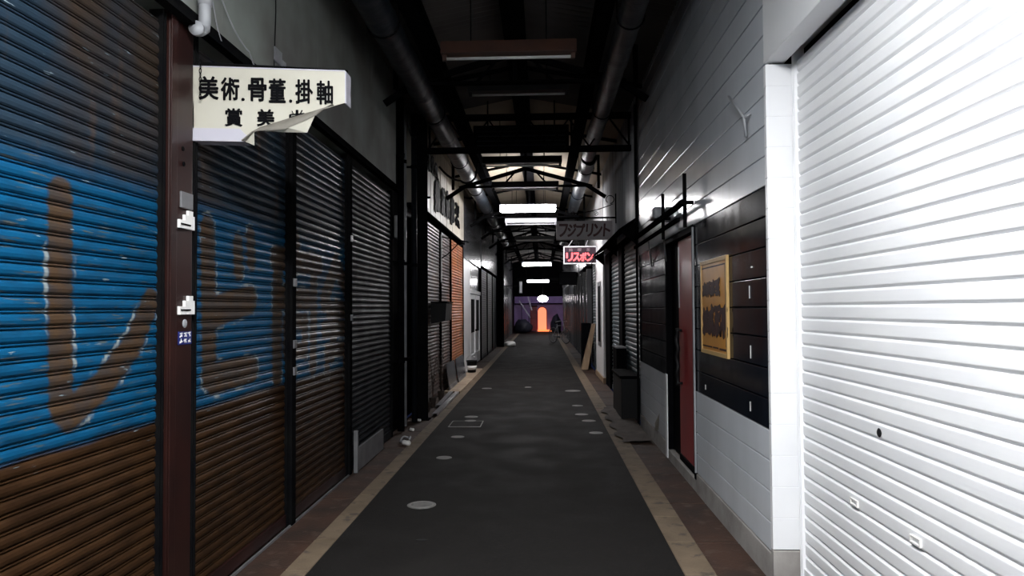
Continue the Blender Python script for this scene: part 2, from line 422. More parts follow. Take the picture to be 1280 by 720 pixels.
# right wall -------------------------------------------------------
def siding(y0, y1, z0, z1, m, x=XR, pitch=.18, name='wall_right'):
    k0 = math.floor((z0-.16)/pitch+1e-6); g = MB(); z = .16+k0*pitch
    while z < z1-1e-6:
        a = max(z, z0)+.004; b = min(z+pitch, z1)-.003
        if b-a > .01: g.cbox(x, x+.03, y0, y1, a, b, .004)
        z += pitch
    return struct(name, g, m)
struct('wall_right', MB().box(XS+.06, XS+.16, Y0, YE, 0, 4.62), 'black_paint')
struct('wall_right', MB().box(XR+.032, XS+.055, 4.30, 6.335, .165, 4.62), 'black_paint')
struct('wall_right', MB().box(XR+.032, XS+.055, 7.77, 9.86, .165, 4.62), 'black_paint')
struct('wall_right', MB().box(XR+.032, XS+.055, 6.34, 7.76, 2.34, 4.62), 'black_paint')
siding(4.30, 6.33, .17, .88, 'siding'); siding(4.30, 6.33, .88, 2.32, 'siding_black'); siding(4.30, 9.86, 2.32, 4.6, 'siding')
siding(7.77, 9.86, .17, .88, 'siding'); siding(7.77, 9.86, .88, 2.32, 'siding_black')
g = MB(); g.cbox(XR-.005, XS+.05, 4.30, 6.33, -.02, .165, .008); g.cbox(XR-.005, XS+.05, 7.77, 9.86, -.02, .165, .008); g.cbox(XR-.002, XS+.05, 6.34, 7.76, -.02, .10, .008)
struct('baseboard_right', g, 'concrete')
# white pillar with faint tile courses, concrete foot
g = MB(); z = .2
while z < 3.02:
    g.cbox(XR-.004, XS-.012, 4.26, 4.298, z, min(z+.18, 3.03)-.0025, .002); z += .18
g.box(XR+.002, XS+.05, 4.262, 4.299, .2, 3.03)
struct('wall_right', g, 'white_paint')
struct('baseboard_right', MB().cbox(XR-.006, XS-.012, 4.25, 4.299, -.02, .195, .006), 'concrete')
g = MB(); g.cbox(XR-.004, 1.447, Y0, 4.298, 3.045, 4.62, .006); g.box(1.447, XS+.05, Y0, 4.26, 3.12, 4.62)
struct('wall_right', g, 'white_paint')
struct('trim_6', MB().cbox(XR-.02, XR-.006, 7.69, 7.78, .02, .90, .004), 'white_paint')
# corrugated upper wall and further sections
def corr(y0, y1, z0, z1, m, x=XR, pitch=.076, amp=.012):
    g = MB(); n = int((y1-y0)/pitch*6); vs = []
    for i in range(n+1):
        y = y0+(y1-y0)*i/n; xx = x+amp*math.sin(2*PI*(y-y0)/pitch)
        vs += [(xx, y, z0), (xx, y, z1), (x+.04, y, z0), (x+.04, y, z1)]
    fs = []
    for i in range(n):
        a = i*4; b = a+4; fs += [(a, b, b+1, a+1), (a+2, a+3, b+3, b+2), (a+1, b+1, b+3, a+3), (a, a+2, b+2, b)]
    g.add(vs, fs); return struct('wall_right', g, m)
corr(10.05, 15.4, 2.75, 4.6, 'corrugated')
g = MB(); g.cbox(XR-.02, XS, 15.45, 17.5, .12, 4.6, .01); struct('wall_right', g, 'white_paint')
struct('wall_right', MB().cbox(XR+.01, XS, 17.55, 22.05, 2.9, 4.6, .01), 'white_paint')
struct('baseboard_right', MB().cbox(XR-.035, XS, 15.4, 17.55, 0, .12, .01), 'wood')
g = MB(); g.cbox(XR+.02, XS, 22.1, 25.9, 2.9, 4.6, .01); g.cbox(XR+.0, XS, 26, 46, 2.75, 4.6, .01)
for k, y in enumerate(np.arange(21, 45.5, 1.75)): g.cbox(XR-.02, XS, y, y+.22, 0, 2.75, .01)
struct('wall_right', g, 'plaster_grey')
# ceiling: shallow gable of ribbed sheets
def roof(y0, y1, m, x0=-2.05, x1=1.55, xr=-.29, ze=4.52, zr=4.86):
    g = MB(); n = int((y1-y0)/.12*4)
    for (xa, za, xb, zb) in ((x0, ze, xr, zr), (xr, zr, x1, ze)):
        vs = []
        for i in range(n+1):
            y = y0+(y1-y0)*i/n; d = .012*math.sin(2*PI*i/4)
            vs += [(xa, y, za+d), (xb, y, zb+d), (xa, y, za+d+.03), (xb, y, zb+d+.03)]
        fs = []
        for i in range(n):
            a = i*4; b = a+4; fs += [(a, a+1, b+1, b), (a+2, b+2, b+3, a+3)]
        g.add(vs, fs)
    return struct('ceiling', g, m)
roof(Y0, 11.0, 'roof_shaded'); roof(11.0, 23.0, 'roof'); roof(23.0, YE, 'roof_shaded')  # lamp-lit stretch coloured pale, shaded stretches coloured dark
g = MB(); g.box(-2.14, XS+.16, Y0-.1, Y0, 0, 4.95); struct('wall_back', g, 'black_paint')
for nm, x0, x1, z0, z1 in (('ridge_beam', -.40, -.16, 4.62, 4.74), ('roof_beam', -1.24, -1.10, 4.26, 4.48), ('roof_beam', .52, .66, 4.26, 4.48)):
    g = MB(); g.box(x0, x1, Y0, YE, z0, z0+.02); g.box(x0, x1, Y0, YE, z1-.02, z1); g.box((x0+x1)/2-.01, (x0+x1)/2+.01, Y0, YE, z0+.02, z1-.02)
    o = g.build(nm, 'black_steel'); o['kind'] = 'structure'
# far end: shop front across the street
YB = 51.0
g = MB(); g.box(-5, 5, YB, YB+.2, 0, 2.3); struct('wall_end', g, 'purple_wall'); g = MB(); g.box(-5, 5, YB-.1, YB+.2, 2.3, 6); struct('wall_end', g, 'black_steel')
# ================================================================== SHUTTERS
LET_A = [(W([(73,243),(73,380),(74,505),(84,518)]), .072), (W([(84,518),(125,482),(165,430),(186,378)]), .070)]
LET_B = [(W([(258,288),(259,380),(260,470)]), .088), (W([(262,392),(285,383),(312,375)]), .095), (W([(264,474),(290,467),(314,461)]), .09),
         (W([(296,305),(297,338)]), .07), (W([(312,296),(313,326)]), .07)]
LET_S = [(W([(343,322),(370,326),(398,332)]), 0.087), (W([(368,302),(368,326)]), 0.102), (W([(346,332),(345,400),(345,468)]), 0.094),
         (W([(391,336),(391,400),(390,458)]), 0.087), (W([(352,372),(384,374)]), 0.087), (W([(357,402),(381,402)]), 0.065), (W([(357,402),(357,440)]), 0.072),
         (W([(380,402),(380,438)]), 0.072), (W([(357,440),(380,438)]), 0.065)]
LET_K = [(W([(404,376),(419,330),(436,372)]), 0.102), (W([(410,388),(431,387)]), 0.087), (W([(404,412),(434,410)]), 0.080), (W([(419,388),(414,440)]), 0.102),
         (W([(408,440),(408,466)]), 0.072), (W([(430,436),(430,462)]), 0.072), (W([(408,438),(430,436)]), 0.072)]
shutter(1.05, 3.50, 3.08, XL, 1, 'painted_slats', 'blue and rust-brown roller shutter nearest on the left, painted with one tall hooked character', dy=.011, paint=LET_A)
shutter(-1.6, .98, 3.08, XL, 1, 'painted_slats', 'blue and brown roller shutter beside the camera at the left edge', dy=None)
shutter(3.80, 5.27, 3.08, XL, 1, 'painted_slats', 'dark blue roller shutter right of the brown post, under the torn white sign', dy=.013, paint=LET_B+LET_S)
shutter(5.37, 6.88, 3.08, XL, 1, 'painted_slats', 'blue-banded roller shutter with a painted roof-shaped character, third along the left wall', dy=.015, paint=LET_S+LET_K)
shutter(6.98, 8.98, 3.08, XL, 1, 'shutter_dark', 'unlettered dark grey shutter at the end of the blue row, before the black column')
shutter(10.66, 11.55, 3.12, XL, 1, 'shutter_rust', 'narrow dark shutter just past the black column under the cream wall', z0=.07)
shutter(11.62, 13.30, 3.12, XL, 1, 'shutter_rust', 'rusty shutter with a black wall box in front, below the cream wall lettering', z0=.07)
shutter(13.38, 14.80, 3.12, XL, 1, 'shutter_rust', 'brown shutter behind the first grey leaning panel, next to the orange one', z0=.07)
shutter(14.88, 17.25, 3.12, XL, 1, 'shutter_orange', 'orange roller shutter glowing under the far end of the cream wall', z0=.07)
for k, (a, b, lb) in enumerate(((22.35, 24.8, 'dark shutter just beyond the white double door'), (24.9, 27.4, 'dark shutter in the middle between white double door and far black column'), (27.5, 29.95, 'dark shutter directly before the far black column on the left'))):
    shutter(a, b, 2.88, XL, 1, 'shutter_black', lb, pitch=.075, prof=PROF_S)
for k, y in enumerate((31.9, 33.25, 34.6, 35.95)):
    shutter(y, y+1.03, 2.78, XL-.02, 1, 'shutter_black', 'dim narrow shutter between pale piers far down the left side', pitch=.075, prof=PROF_S, group='far left shutters', rails=False)
# right
t = shutter(-1.2, 4.235, 3.10, XS, -1, 'white_slat', 'bright white roller shutter filling the right edge', pitch=.075, prof=PROF_W, rail='white_paint', z0=.06)
for px, py in ((1100, 541),):
    p = at(px, py, X=XS-.012); MB().lathe(p, [(.016, 0), (.021, .004), (.015, .008)], 14, Matrix.Rotation(-PI/2, 3, 'Y')).build('lock', 'rubber', t)
for px, py in ((1069, 628), (1146, 676)):
    p = at(px, py, X=XS-.012); g = MB()
    for a, b, c, d in ((-.04,.04,.010,.016), (-.04,.04,-.016,-.010), (-.04,-.033,-.010,.010), (.033,.04,-.010,.010)): g.box(p.x-.010, p.x+.002, p.y+a, p.y+b, p.z+c, p.z+d)
    g.build('finger_slot', 'white_plastic', t)
shutter(10.05, 12.15, 2.72, XR+.07, -1, 'shutter_teal', 'grey-green shutter under the dark awning, nearest the black and white siding', pitch=.075, prof=PROF_S)
shutter(12.75, 14.35, 2.72, XR+.07, -1, 'shutter_teal', 'pale narrow shutter under the far end of the dark awning', pitch=.075, prof=PROF_S)
struct('wall_right', MB().cbox(XR+.02, XS, 12.2, 12.7, 0, 2.72, .01), 'black_paint')
struct('wall_right', MB().cbox(XR+.02, XS, 14.4, 15.4, 0, 2.72, .01), 'black_paint')
shutter(17.65, 19.9, 2.86, XR+.08, -1, 'shutter_teal', 'dim shutter behind the leaning wooden board', pitch=.075, prof=PROF_S)
for k in range(4):
    y = 21.3+1.75*k; shutter(y, y+1.4, 2.72, XR+.05, -1, 'shutter_black', 'dark shutter between piers far down the right side', pitch=.075, prof=PROF_S, group='far right shutters', rails=False)
# ================================================================== LEFT SIDE THINGS
# brown post
t = thing('steel_post', (-1.88, 3.65, 0), 'dark brown painted steel post between the two blue shutters', 'post')
g = MB(); g.cbox(-1.98, -1.865, 3.53, 3.77, 0.008, 4.45, .008); g.build('column', 'brown_steel', t)
g = MB(); g.cbox(-1.863, -1.853, 3.525, 3.585, 0.01, 4.4, .004); g.build('edge_strip', 'brown_steel', t)
for px, py in ((228, 186), (229, 205)):
    g = MB(); p = at(px, py, X=-1.866); g.lathe(p, [(.012, 0), (.012, .006)], 10, Matrix.Rotation(PI/2, 3, 'Y')); g.build('bolt', 'black_steel', t)
def on_post(x0, y0, x1, y1, X=-1.863):
    a = at(x0, (y0+y1)/2, X=X); b = at(x1, (y0+y1)/2, X=X); xm = 235; return a.y, b.y, at(xm, y1, X=X).z, at(xm, y0, X=X).z
ya, yb, za, zb = on_post(224.5, 242, 239, 262)
MB().cbox(-1.864, -1.852, ya, yb, za, zb, .003).build('switch_plate', 'grey_steel', t)
def step_plate(py0, lab, frame):
    # stepped white latch plate: wide foot, half step, narrow stem
    t2 = None; g = MB()
    for (xa, xb, y0, y1) in ((222, 240.5, py0+13, py0+23), (228.5, 240.5, py0+6, py0+13), (233, 238.5, py0, py0+6)):
        ya, yb, za, zb = on_post(xa, y0, xb, y1); g.box(-1.864, -1.850, ya, yb, za, zb)
    o = g.build('latch_plate', 'white_plastic'); ctag(o, lab, 'plate')
    ya, yb, za, zb = on_post(226, py0+16.5, 238, py0+18.5, -1.85)
    h = MB(); h.box(-1.85, -1.846, ya, yb, za, zb)
    c = h.build('slot', 'black_steel'); loc = c.location.copy(); c.parent = o; c.location = loc-o.location
step_plate(264, 'upper white stepped plate on the brown post, below a grey square', 0)
step_plate(370, 'lower white stepped plate on the brown post, above the blue sticker', 0)
p = at(230.5, 404.5, X=-1.864); MB().lathe(p, [(.022, 0), (.022, .004), (.012, .007)], 16, Matrix.Rotation(PI/2, 3, 'Y') @ Matrix.Scale(1.0, 3)).build('round_button', 'grey_pvc', t, smooth=False)
ya, yb, za, zb = on_post(222.5, 414, 239, 430)
s = MB().box(-1.864, -1.861, ya, yb, za, zb).build('sticker', 'blue_sticker'); ctag(s, 'small blue sticker with white characters on the brown post', 'sticker')
for i in range(2):
  g = MB()
  for k in range(3): brush(g, (-1.861, ya+(yb-ya)*(.08+.3*k), za+(zb-za)*(.12+.45*i)), (0,1,0), (0,0,1), (yb-ya)*.24, (zb-za)*.34, 50+i*3+k, n=4, r=.14, depth=.0012, nrm=(1,0,0))
  c = g.build('lettering', 'white_plastic'); loc = c.location.copy(); c.parent = s; c.location = loc-s.location
# mullions between shutters
for y, lb in ((5.32, 'thin dark mullion post between the second and third blue shutters'), (6.93, 'thin dark mullion post between the third blue shutter and the unlettered grey one')):
    t = thing('mullion_post', (-1.88, y, 0), lb, 'post')
    MB().cbox(-1.93, -1.85, y-.045, y+.045, .01, 3.09, .006).build('column', 'black_steel', t)
    for py in ((355, 433, 467) if y < 6 else (300, 400)):
        z = 1.6-(py-390)/ (900/ y) ; MB().cbox(-1.85, -1.838, y-.03, y+.03, z-.03, z+.03, .003).build('hinge', 'grey_steel', t)
# torn white box sign ------------------------------------------------
YS = 3.79
sg = thing('box_sign', at(241, 180, Y=YS), 'torn white sign with black brush characters jutting from the brown post', 'sign')
def S(px, py, dy=0): 
    p = at(px, py, Y=YS+dy); return p
def poly_slab(mb, pix, d0, d1):
    A = [S(x, y, 0)+Vector((0, d0, 0)) for x, y in pix]; B = [a+Vector((0, d1-d0, 0)) for a in A]; n = len(pix)
    mb.add(A+B, [tuple(range(n)), tuple(range(n, 2*n))[::-1]]+[(i, (i+1) % n, n+(i+1) % n, n+i) for i in range(n)])
face = [(241,83.5),(431,89.5),(431,128.5),(417,132.5),(409,135.3),(390,140),(371,145.3),(357,150),(344.4,154),(332,157),(324.4,159.5),(314,168.5),(305.5,176.6),(241,175.5)]
g = MB(); poly_slab(g, face, 0, .006); FS = g.build('face_sheet', 'sign_face', sg)
g = MB(); poly_slab(g, [(241,160),(300,161),(311,172),(305.5,177.2),(241,175.9)], -.003, 0); g.build('lower_band', 'sign_edge', sg)
g = MB()
for a, b in (((241,83.2),(431,89.2)), ((431,89.2),(431,129)), ((241,83.2),(241,176))):
    P, Q = S(*a), S(*b); P2 = P+Vector((0,.10,0)); Q2 = Q+Vector((0,.10,0)); w = Vector((0,0,.006)) if a[1] != b[1] and abs(a[0]-b[0]) > 5 else Vector((.006,0,0))
    g.add([P, Q, Q2, P2, P+w, Q+w, Q2+w, P2+w], [(0,1,2,3),(4,7,6,5),(0,4,5,1),(1,5,6,2),(2,6,7,3),(3,7,4,0)])
P, Q = S(241,176), S(305,177); g.add([P, Q, Q+Vector((0,.10,0)), P+Vector((0,.10,0))], [(0,1,2,3)])
g.build('casing', 'sign_edge', sg)
# curled flap of the torn sheet
top = [(304,177),(310,171),(317,165),(325,159),(339,155),(353,150.5),(371,144.8),(390,139.5),(408,135),(418,132)]
bot = [(306,178),(313,173),(320,167),(328,165.6),(343,165),(360,163.5),(378,155.5),(397,147),(409,138),(418,133)]
g = MB(); n = len(top); vs = []
for i in range(n):
    for f, d in ((0, -.004), (.35, -.030), (.7, -.045), (1, -.038)):
        x = top[i][0]*(1-f)+bot[i][0]*f; y = top[i][1]*(1-f)+bot[i][1]*f; vs.append(S(x, y)+Vector((0, d, 0)))
g.add(vs, [(i*4+j, (i+1)*4+j, (i+1)*4+j+1, i*4+j+1) for i in range(n-1) for j in range(3)])
g.build('curled_edge', 'sign_back', sg, smooth=True)
g = MB()
vs = [S(x, y)+Vector((0, d, 0)) for x, y, d in ((334,164.5,-.034),(351,164,-.036),(363,162,-.036),(379,154,-.036),(396,147,-.034),(385,166.5,-.012),(360,166.2,-.012),(334,165.4,-.02))]
g.add(vs, [tuple(range(8))]); vs = [S(x, y)+Vector((0, d, 0)) for x, y, d in ((304,176,-.006),(321,165.5,-.034),(319,182.5,-.01))]; g.add(vs, [(0,1,2)])
g.build('hanging_flap', 'sign_face', sg)
g = MB()
row = [('美',250,273,96,124,1.0),('術',277,299,97.5,125,1),('骨',311,333,98,126,1),('董',337,357,99,128,1),('掛',370,391,100,129,1),('軸',396.5,416,101.5,130,1)]
for ch, xa, xb, ya, yb, _ in row:
    o_ = S(xa, yb)+Vector((0,-.0035,0)); e = S(xb, yb+.4)+Vector((0,-.0035,0)); tt = S(xa, ya)+Vector((0,-.0035,0))
    g = MB(); glyph(g, ch, o_, (e-o_).normalized(), (tt-o_).normalized(), (e-o_).length, (tt-o_).length, bold=.034, depth=.003, n=(0,-1,0)); g.build('character', 'ink', FS)
for px, py in ((304, 124.5), (363.5, 126.5)):
    g = MB(); g.lathe(S(px, py)+Vector((0,-.001,0)), [(.0085, 0), (.0085, .004)], 14, Matrix.Rotation(PI/2, 3, 'X')); g.build('dot', 'ink', FS)
for ch, xa, xb, ya, yb in (('賞',282,303,136,157.5),('美',322,343,137,157.5)):
    o_ = S(xa, yb)+Vector((0,-.0035,0)); e = S(xb, yb+.4)+Vector((0,-.0035,0)); tt = S(xa, ya)+Vector((0,-.0035,0))
    g = MB(); glyph(g, ch, o_, (e-o_).normalized(), (tt-o_).normalized(), (e-o_).length, (tt-o_).length, bold=.03, depth=.003, n=(0,-1,0)); g.build('character', 'ink', FS)
g = MB()       # surviving top of the last, torn character
for a, b, r in (((363,147),(380,142.5),1.5), ((371.5,137.5),(371.5,145),1.5), ((365.5,139),(367.5,143.5),1.3), ((378,138),(375.5,143),1.3), ((363,143.5),(381,142),1.3), ((363,143.5),(363,150),1.2)):
    P = S(*a)+Vector((0,-.003,0)); Q = S(*b)+Vector((0,-.003,0)); g.bar(P, Q, .003, r*2/217, up=(0,1,0)) if False else g.bar(P, Q, r*2/217, .003)
g.build('torn_character', 'ink', FS)
# chain
ch = MB(); a = at(250.5, 80, Y=YS-.03); 
for k in range(9):
    z = a.z-.0235*k+.01; M_ = Matrix.Rotation(PI/2*(k % 2), 3, 'Z')
    ring = [Vector((.006*math.cos(2*PI*i/10), 0, .015*math.sin(2*PI*i/10))) for i in range(11)]
    ch.tube([Vector((a.x, a.y, z))+M_ @ p for p in ring], .0022, 5, caps=False)
ch.build('chain', 'black_steel', sg)
g = MB(); p = S(250, 81); g.bar((XL+.05, YS+.05, p.z+.02), (S(431,89).x, YS+.05, S(431,89).z+.012), .02, .02); g.build('hanger_bar', 'black_steel', sg)
# pipe elbow above
g = MB(); x = -1.80; c = at(256, 30, X=x); g.tube([(x, c.y, 4.5), (x, c.y, c.z+.02), (x, c.y-.01, c.z-.03), (x, c.y-.05, c.z-.055), (x-.0, c.y-.10, c.z-.06)], .032, 14)
g.tube([(x, c.y, c.z+.16), (x, c.y, c.z+.10)], .038, 14); g.tube([(x, c.y-.075, c.z-.06), (x, c.y-.105, c.z-.06)], .038, 14)
ctag(g.build('drain_pipe', 'grey_pvc', smooth=True), 'grey plastic pipe elbow above the torn white sign', 'pipe')
g = MB(); c2 = at(348, 72, X=-1.855); g.cbox(-1.855, -1.845, c2.y-.09, c2.y+.05, c2.z-.05, c2.z+.05, .003); g.box(-1.853, -1.842, c2.y+.05, c2.y+.12, c2.z-.05, c2.z+.0)
ctag(g.build('wall_plate', 'grey_pvc'), 'small pale broken plate on the green-grey wall behind the torn sign', 'plate')
def wire(pts, r, m, label, name='wire', cat='wire', sag=.05):
    P = []
    for a, b in zip(pts[:-1], pts[1:]):
        a = Vector(a); b = Vector(b)
        for k in range(8): f = k/8; P.append(a.lerp(b, f)-Vector((0, 0, sag*4*f*(1-f))))
    P.append(Vector(pts[-1])); return ctag(MB().tube(P, r, 5).build(name, m), label, cat)
wire([(-1.84, 4.0, 3.45), (-1.82, 4.4, 3.22), (-1.82, 4.7, 3.13), (-1.84, 5.2, 3.22)], .005, 'grey_pvc', 'loose grey wire drooping above the torn white sign')
wire([(-1.845, 3.9, 3.5), (-1.845, 4.05, 3.17), (-1.850, 4.25, 3.17)], .004, 'grey_pvc', 'thin looped wire beside the grey pipe elbow')
wire([(-1.852, 4.9, 4.4), (-1.852, 4.93, 3.7), (-1.852, 4.9, 3.3)], .004, 'rubber', 'thin black cable running down the green-grey wall', sag=.0)
# black column group past the unlettered shutter
t = thing('steel_column', (-1.75, 10.45, 0), 'black steel column carrying the lattice truss on the left', 'column')
g = MB(); g.box(-1.83, -1.67, 10.38, 10.395, .015, 4.45); g.box(-1.83, -1.67, 10.505, 10.52, .015, 4.45); g.box(-1.757, -1.743, 10.395, 10.505, .015, 4.45); g.build('column', 'black_steel', t)
MB().cbox(-1.87, -1.63, 10.34, 10.56, 0.0, .015, .003).build('base_plate', 'black_steel', t)
for dx, y, r, m_, lb in ((-1.84, 9.35, .045, 'black_paint', 'thick black drainpipe nearest the unlettered grey shutter'), (-1.86, 9.75, .022, 'grey_pvc', 'thin grey conduit between black drainpipe and steel column'), (-1.80, 10.12, .04, 'shutter_dark', 'blue-grey downpipe directly before the steel column')):
    t = thing('drainpipe', (dx, y, 0), lb, 'pipe')
    MB().tube([(dx, y, .02), (dx, y, 4.4)], r, 12).build('pipe', m_, t, smooth=True)
    for z in (.9, 2.2, 3.6): g = MB(); g.tube([(dx, y, z), (dx, y, z+.05)], r*1.18, 12); g.box(-1.95, dx, y-.01, y+.01, z+.01, z+.04); g.build('clamp', 'black_steel', t)
t = thing('meter_box', (-1.9, 9.55, 1.5), 'small dark meter box on the wall among the pipes', 'meter')
MB().cbox(-1.95, -1.90, 9.45, 9.68, 2.55, 2.85, .01).build('body', 'grey_steel', t); MB().cbox(-1.90, -1.893, 9.49, 9.64, 2.63, 2.78, .002).build('window', 'black_paint', t)
# grey low board by shutter D, clutter
g = MB(); g.cbox(-1.84, -1.815, 7.02, 8.2, .012, .24, .004); g.cbox(-1.84, -1.80, 6.98, 7.02, .012, .42, .004)
ctag(g.build('kick_board', 'grey_steel'), 'low grey board standing at the foot of the unlettered shutter', 'board')
a = at(536, 526, Z=.05); b = at(552, 490, Z=.16)
def channel(a, b, lb, m='bright_metal', w=.07):
    g = MB(); a = Vector(a); b = Vector(b); g.bar(a, b, w, .008, up=(0,0,1)); d = (b-a).normalized(); s_ = d.cross(Vector((0,0,1))).normalized()
    for k in (-1, 1): g.bar(a+s_*k*w/2+Vector((0,0,-.015)), b+s_*k*w/2+Vector((0,0,-.015)), .006, .034, up=(0,0,1))
    ctag(g.build('metal_channel', m), lb, 'metal bar')
channel((-1.60, 10.7, .05), (-1.60, 13.5, .05), 'longer bright metal channel lying by the left shutters')
channel((-1.68, 11.6, .05), (-1.70, 13.4, .07), 'shorter dull metal channel lying behind the bright one', 'grey_steel')
for k, (px, py, lb) in enumerate(((508, 556, 'pale crushed can in the gutter, nearest of the litter'), (515, 538, 'small white scrap between the crushed can and the metal channels'), (524, 526, 'tiny white scrap at the near end of the metal channels'))):
    p = at(px, py, Z=.01); g = MB(); s_ = (.032, .02, .018)[k]
    g.lathe((p.x, p.y, .0+s_*.9+.004), [(s_*.7, -s_*1.6), (s_, -s_*1.2), (s_*.85, 0), (s_, s_*1.2), (s_*.7, s_*1.6)], 12, Matrix.Rotation(PI/2, 3, 'Y') @ Matrix.Rotation(.6, 3, 'X'))
    ctag(g.build('litter_can' if k == 0 else 'litter_scrap', 'white_plastic', smooth=True), lb, 'litter')
g = MB(); g.tube([(-1.66+.05*math.cos(q), 8.7+.18*math.sin(q), .03+.012*math.sin(3*q)) for q in np.linspace(0, 5.6, 26)], .012, 8)
ctag(g.build('hose_coil', 'grey_pvc', smooth=True), 'short coil of grey hose in the left gutter', 'hose')
# step slab + panels + bucket
g = MB()
for k in range(4): g.cbox(-1.86, -1.55, 13.6+1.3*k, 14.88+1.3*k, .004, .05, .008)
o = struct('trim_7', g, 'step')
for k, (ya, yb, lb) in enumerate(((13.75, 15.0, 'grey leaning panel at the foot of the brown shutter'), (15.2, 16.7, 'grey leaning panel at the foot of the orange shutter'))):
    g = MB(); g.prism([(0,0),(.012,0),(-.05,.5),(-.062,.5)], (-1.78, ya, .052), (1,0,0), (0,0,1), (0,1,0), yb-ya)
    t = thing('propped_board', (-1.80, (ya+yb)/2, .052), lb, 'panel'); g.build('sheet', 'plaster_grey', t)
    g = MB(); g.prism([(.012,.0),(.02,.0),(.012,.07),(.004,.07)], (-1.78, ya+.03, .052), (1,0,0), (0,0,1), (0,1,0), yb-ya-.06); g.build('edge_rail', 'grey_steel', t)
t = thing('bucket', (-1.72, 17.75, .051), 'small black bucket with a pale band beside the white panel', 'bucket')
MB().lathe((-1.72, 17.6, .055), [(.10, 0), (.13, .27), (.137, .27), (.137, .29), (.12, .29), (.09, .02)], 20).build('body', 'rubber', t, smooth=True); BB = t.children[0]
MB().lathe((-1.72, 17.6, .12), [(.110, 0), (.122, .10)], 20).build('band', 'white_plastic', BB, smooth=True)
MB().tube([(-1.72+.135*math.cos(q), 17.6, .34+.12*math.sin(q)) for q in np.linspace(0, PI, 12)], .005, 6).build('handle', 'bright_metal', t)
# black wall box + pots in front of rusty shutters
t = thing('wall_box', (-1.80, 12.4, 1.36), 'black box fixed in front of the rusty shutter', 'box')
g = MB(); g.prism([(0,0),(.24,.05),(.26,.34),(0,.34)], (-1.855, 12.0, 1.36), (1,0,0), (0,0,1), (0,1,0), .8); g.build('body', 'rubber', t)
g = MB(); g.cbox(-1.86, -1.58, 11.97, 12.83, 1.705, 1.73, .004); g.build('lid', 'black_paint', t)
for k, (y, h, lb) in enumerate(((11.15, .95, 'dried tall weed nearest the steel column'), (11.75, .75, 'dried weed between steel column and black wall box'), (12.7, .85, 'dried weed below the black wall box'))):
    t = thing('dry_weed', (-1.79, y, 0.0), lb, 'plant'); rr = random.Random(k)
    MB().lathe((-1.79, y, .005), [(.04, 0), (.06, .14), (.065, .15), (.055, .15), (.035, .02)], 14).build('pot', 'dirt_cloth', t)
    g = MB()
    for q in range(9):
        a_ = rr.uniform(0, 6.28); l = h*rr.uniform(.6, 1); d = rr.uniform(.02, .10)
        P = [Vector((-1.79, y, .12))+Vector((math.cos(a_)*d*f*f, math.sin(a_)*d*f*f, (l)*f)) for f in (0, .3, .6, 1)]
        g.tube(P, [.004, .004, .003, .001], 5)
        for f in (.4, .6, .8, .95):
            c = Vector((-1.79, y, .12))+Vector((math.cos(a_)*d*f*f, math.sin(a_)*d*f*f, l*f)); b_ = rr.uniform(0, 6.28); e = Vector((math.cos(b_)*.045, math.sin(b_)*.045, -.03)); n_ = Vector((-e.y, e.x, 0))*.25
            g.add([c, c+e*.5+n_, c+e, c+e*.5-n_], [(0,1,2,3)])
    g.build('stems', 'dirt_cloth', t)
# vertical white batten + bracket on rusty shutter
t = thing('sign_bracket', (-1.86, 13.34, 2.7), 'small black scroll bracket with cross wires above the rusty shutters', 'bracket')
g = MB(); g.tube([(-1.86, 13.34, 2.95), (-1.4, 13.34, 2.86), (-1.35, 13.34, 2.84)], .011, 6); g.tube([(-1.86, 13.34, 2.55), (-1.75, 13.34, 2.62), (-1.6, 13.34, 2.76), (-1.5, 13.34, 2.87)], .010, 6); g.build('arm', 'black_steel', t)
g = MB(); g.tube([(-1.4, 13.34, 2.86), (-1.83, 12.2, 2.6)], .004, 5); g.tube([(-1.4, 13.34, 2.86), (-1.83, 14.4, 2.95)], .004, 5); g.build('stay_wire', 'black_steel', t)
MB().cbox(-1.875, -1.855, 13.31, 13.37, 2.1, 2.99, .004).build('back_plate', 'white_plastic', t)
# lettering on the cream wall (illegible at this slant)
t = thing('wall_lettering', (-1.862, 12, 3.5), 'row of four large black characters on the cream wall', 'lettering')
for k, (xa, xb, ya, yb) in enumerate(((543,549,229,262),(551,555,234,267),(557,561,241,271),(563,567,248,278))):
    A = at(xa, yb, X=-1.862); B = at(xb, ya, X=-1.862); g = MB(); brush(g, (-1.862, A.y, A.z), (0,1,0), (0,0,1), B.y-A.y, B.z-A.z-.02, 100+k, n=13, r=.15, depth=.012, nrm=(1,0,0)); g.build('character', 'ink', t)
t = thing('wall_lettering', (-1.862, 16, 3.5), 'block of small black characters right of the large ones on the cream wall', 'lettering')
for k, (xa, xb, ya, yb) in enumerate(((568.5,571,255,267),(571,573.5,258,270),(569,571.5,272,282),(571.8,574,274,284))):
    A = at(xa, yb, X=-1.862); B = at(xb, ya, X=-1.862); g = MB(); brush(g, (-1.862, A.y, A.z), (0,1,0), (0,0,1), B.y-A.y, B.z-A.z, 120+k, n=9, r=.15, depth=.012, nrm=(1,0,0)); g.build('character', 'ink', t)
t = thing('wall_lettering', (-1.862, 11.6, 4), 'upper slanting row of small black characters on the cream wall', 'lettering')
for k in range(5):
    xa = 526+4.2*k; A = at(xa, 203+k*4.3, X=-1.862); B = at(xa+3.4, 190+k*5.2, X=-1.862)
    g = MB(); brush(g, (-1.862, A.y, A.z), (0,1,0), (0,0,1), B.y-A.y, abs(B.z-A.z)+.12, 140+k, n=12, r=.15, depth=.012, nrm=(1,0,0)); g.build('character', 'ink', t)
t = thing('wall_lamp', (-1.86, 11.6, 3.45), 'little lamp stub low on the cream wall', 'lamp'); A = at(531, 247, X=-1.85)
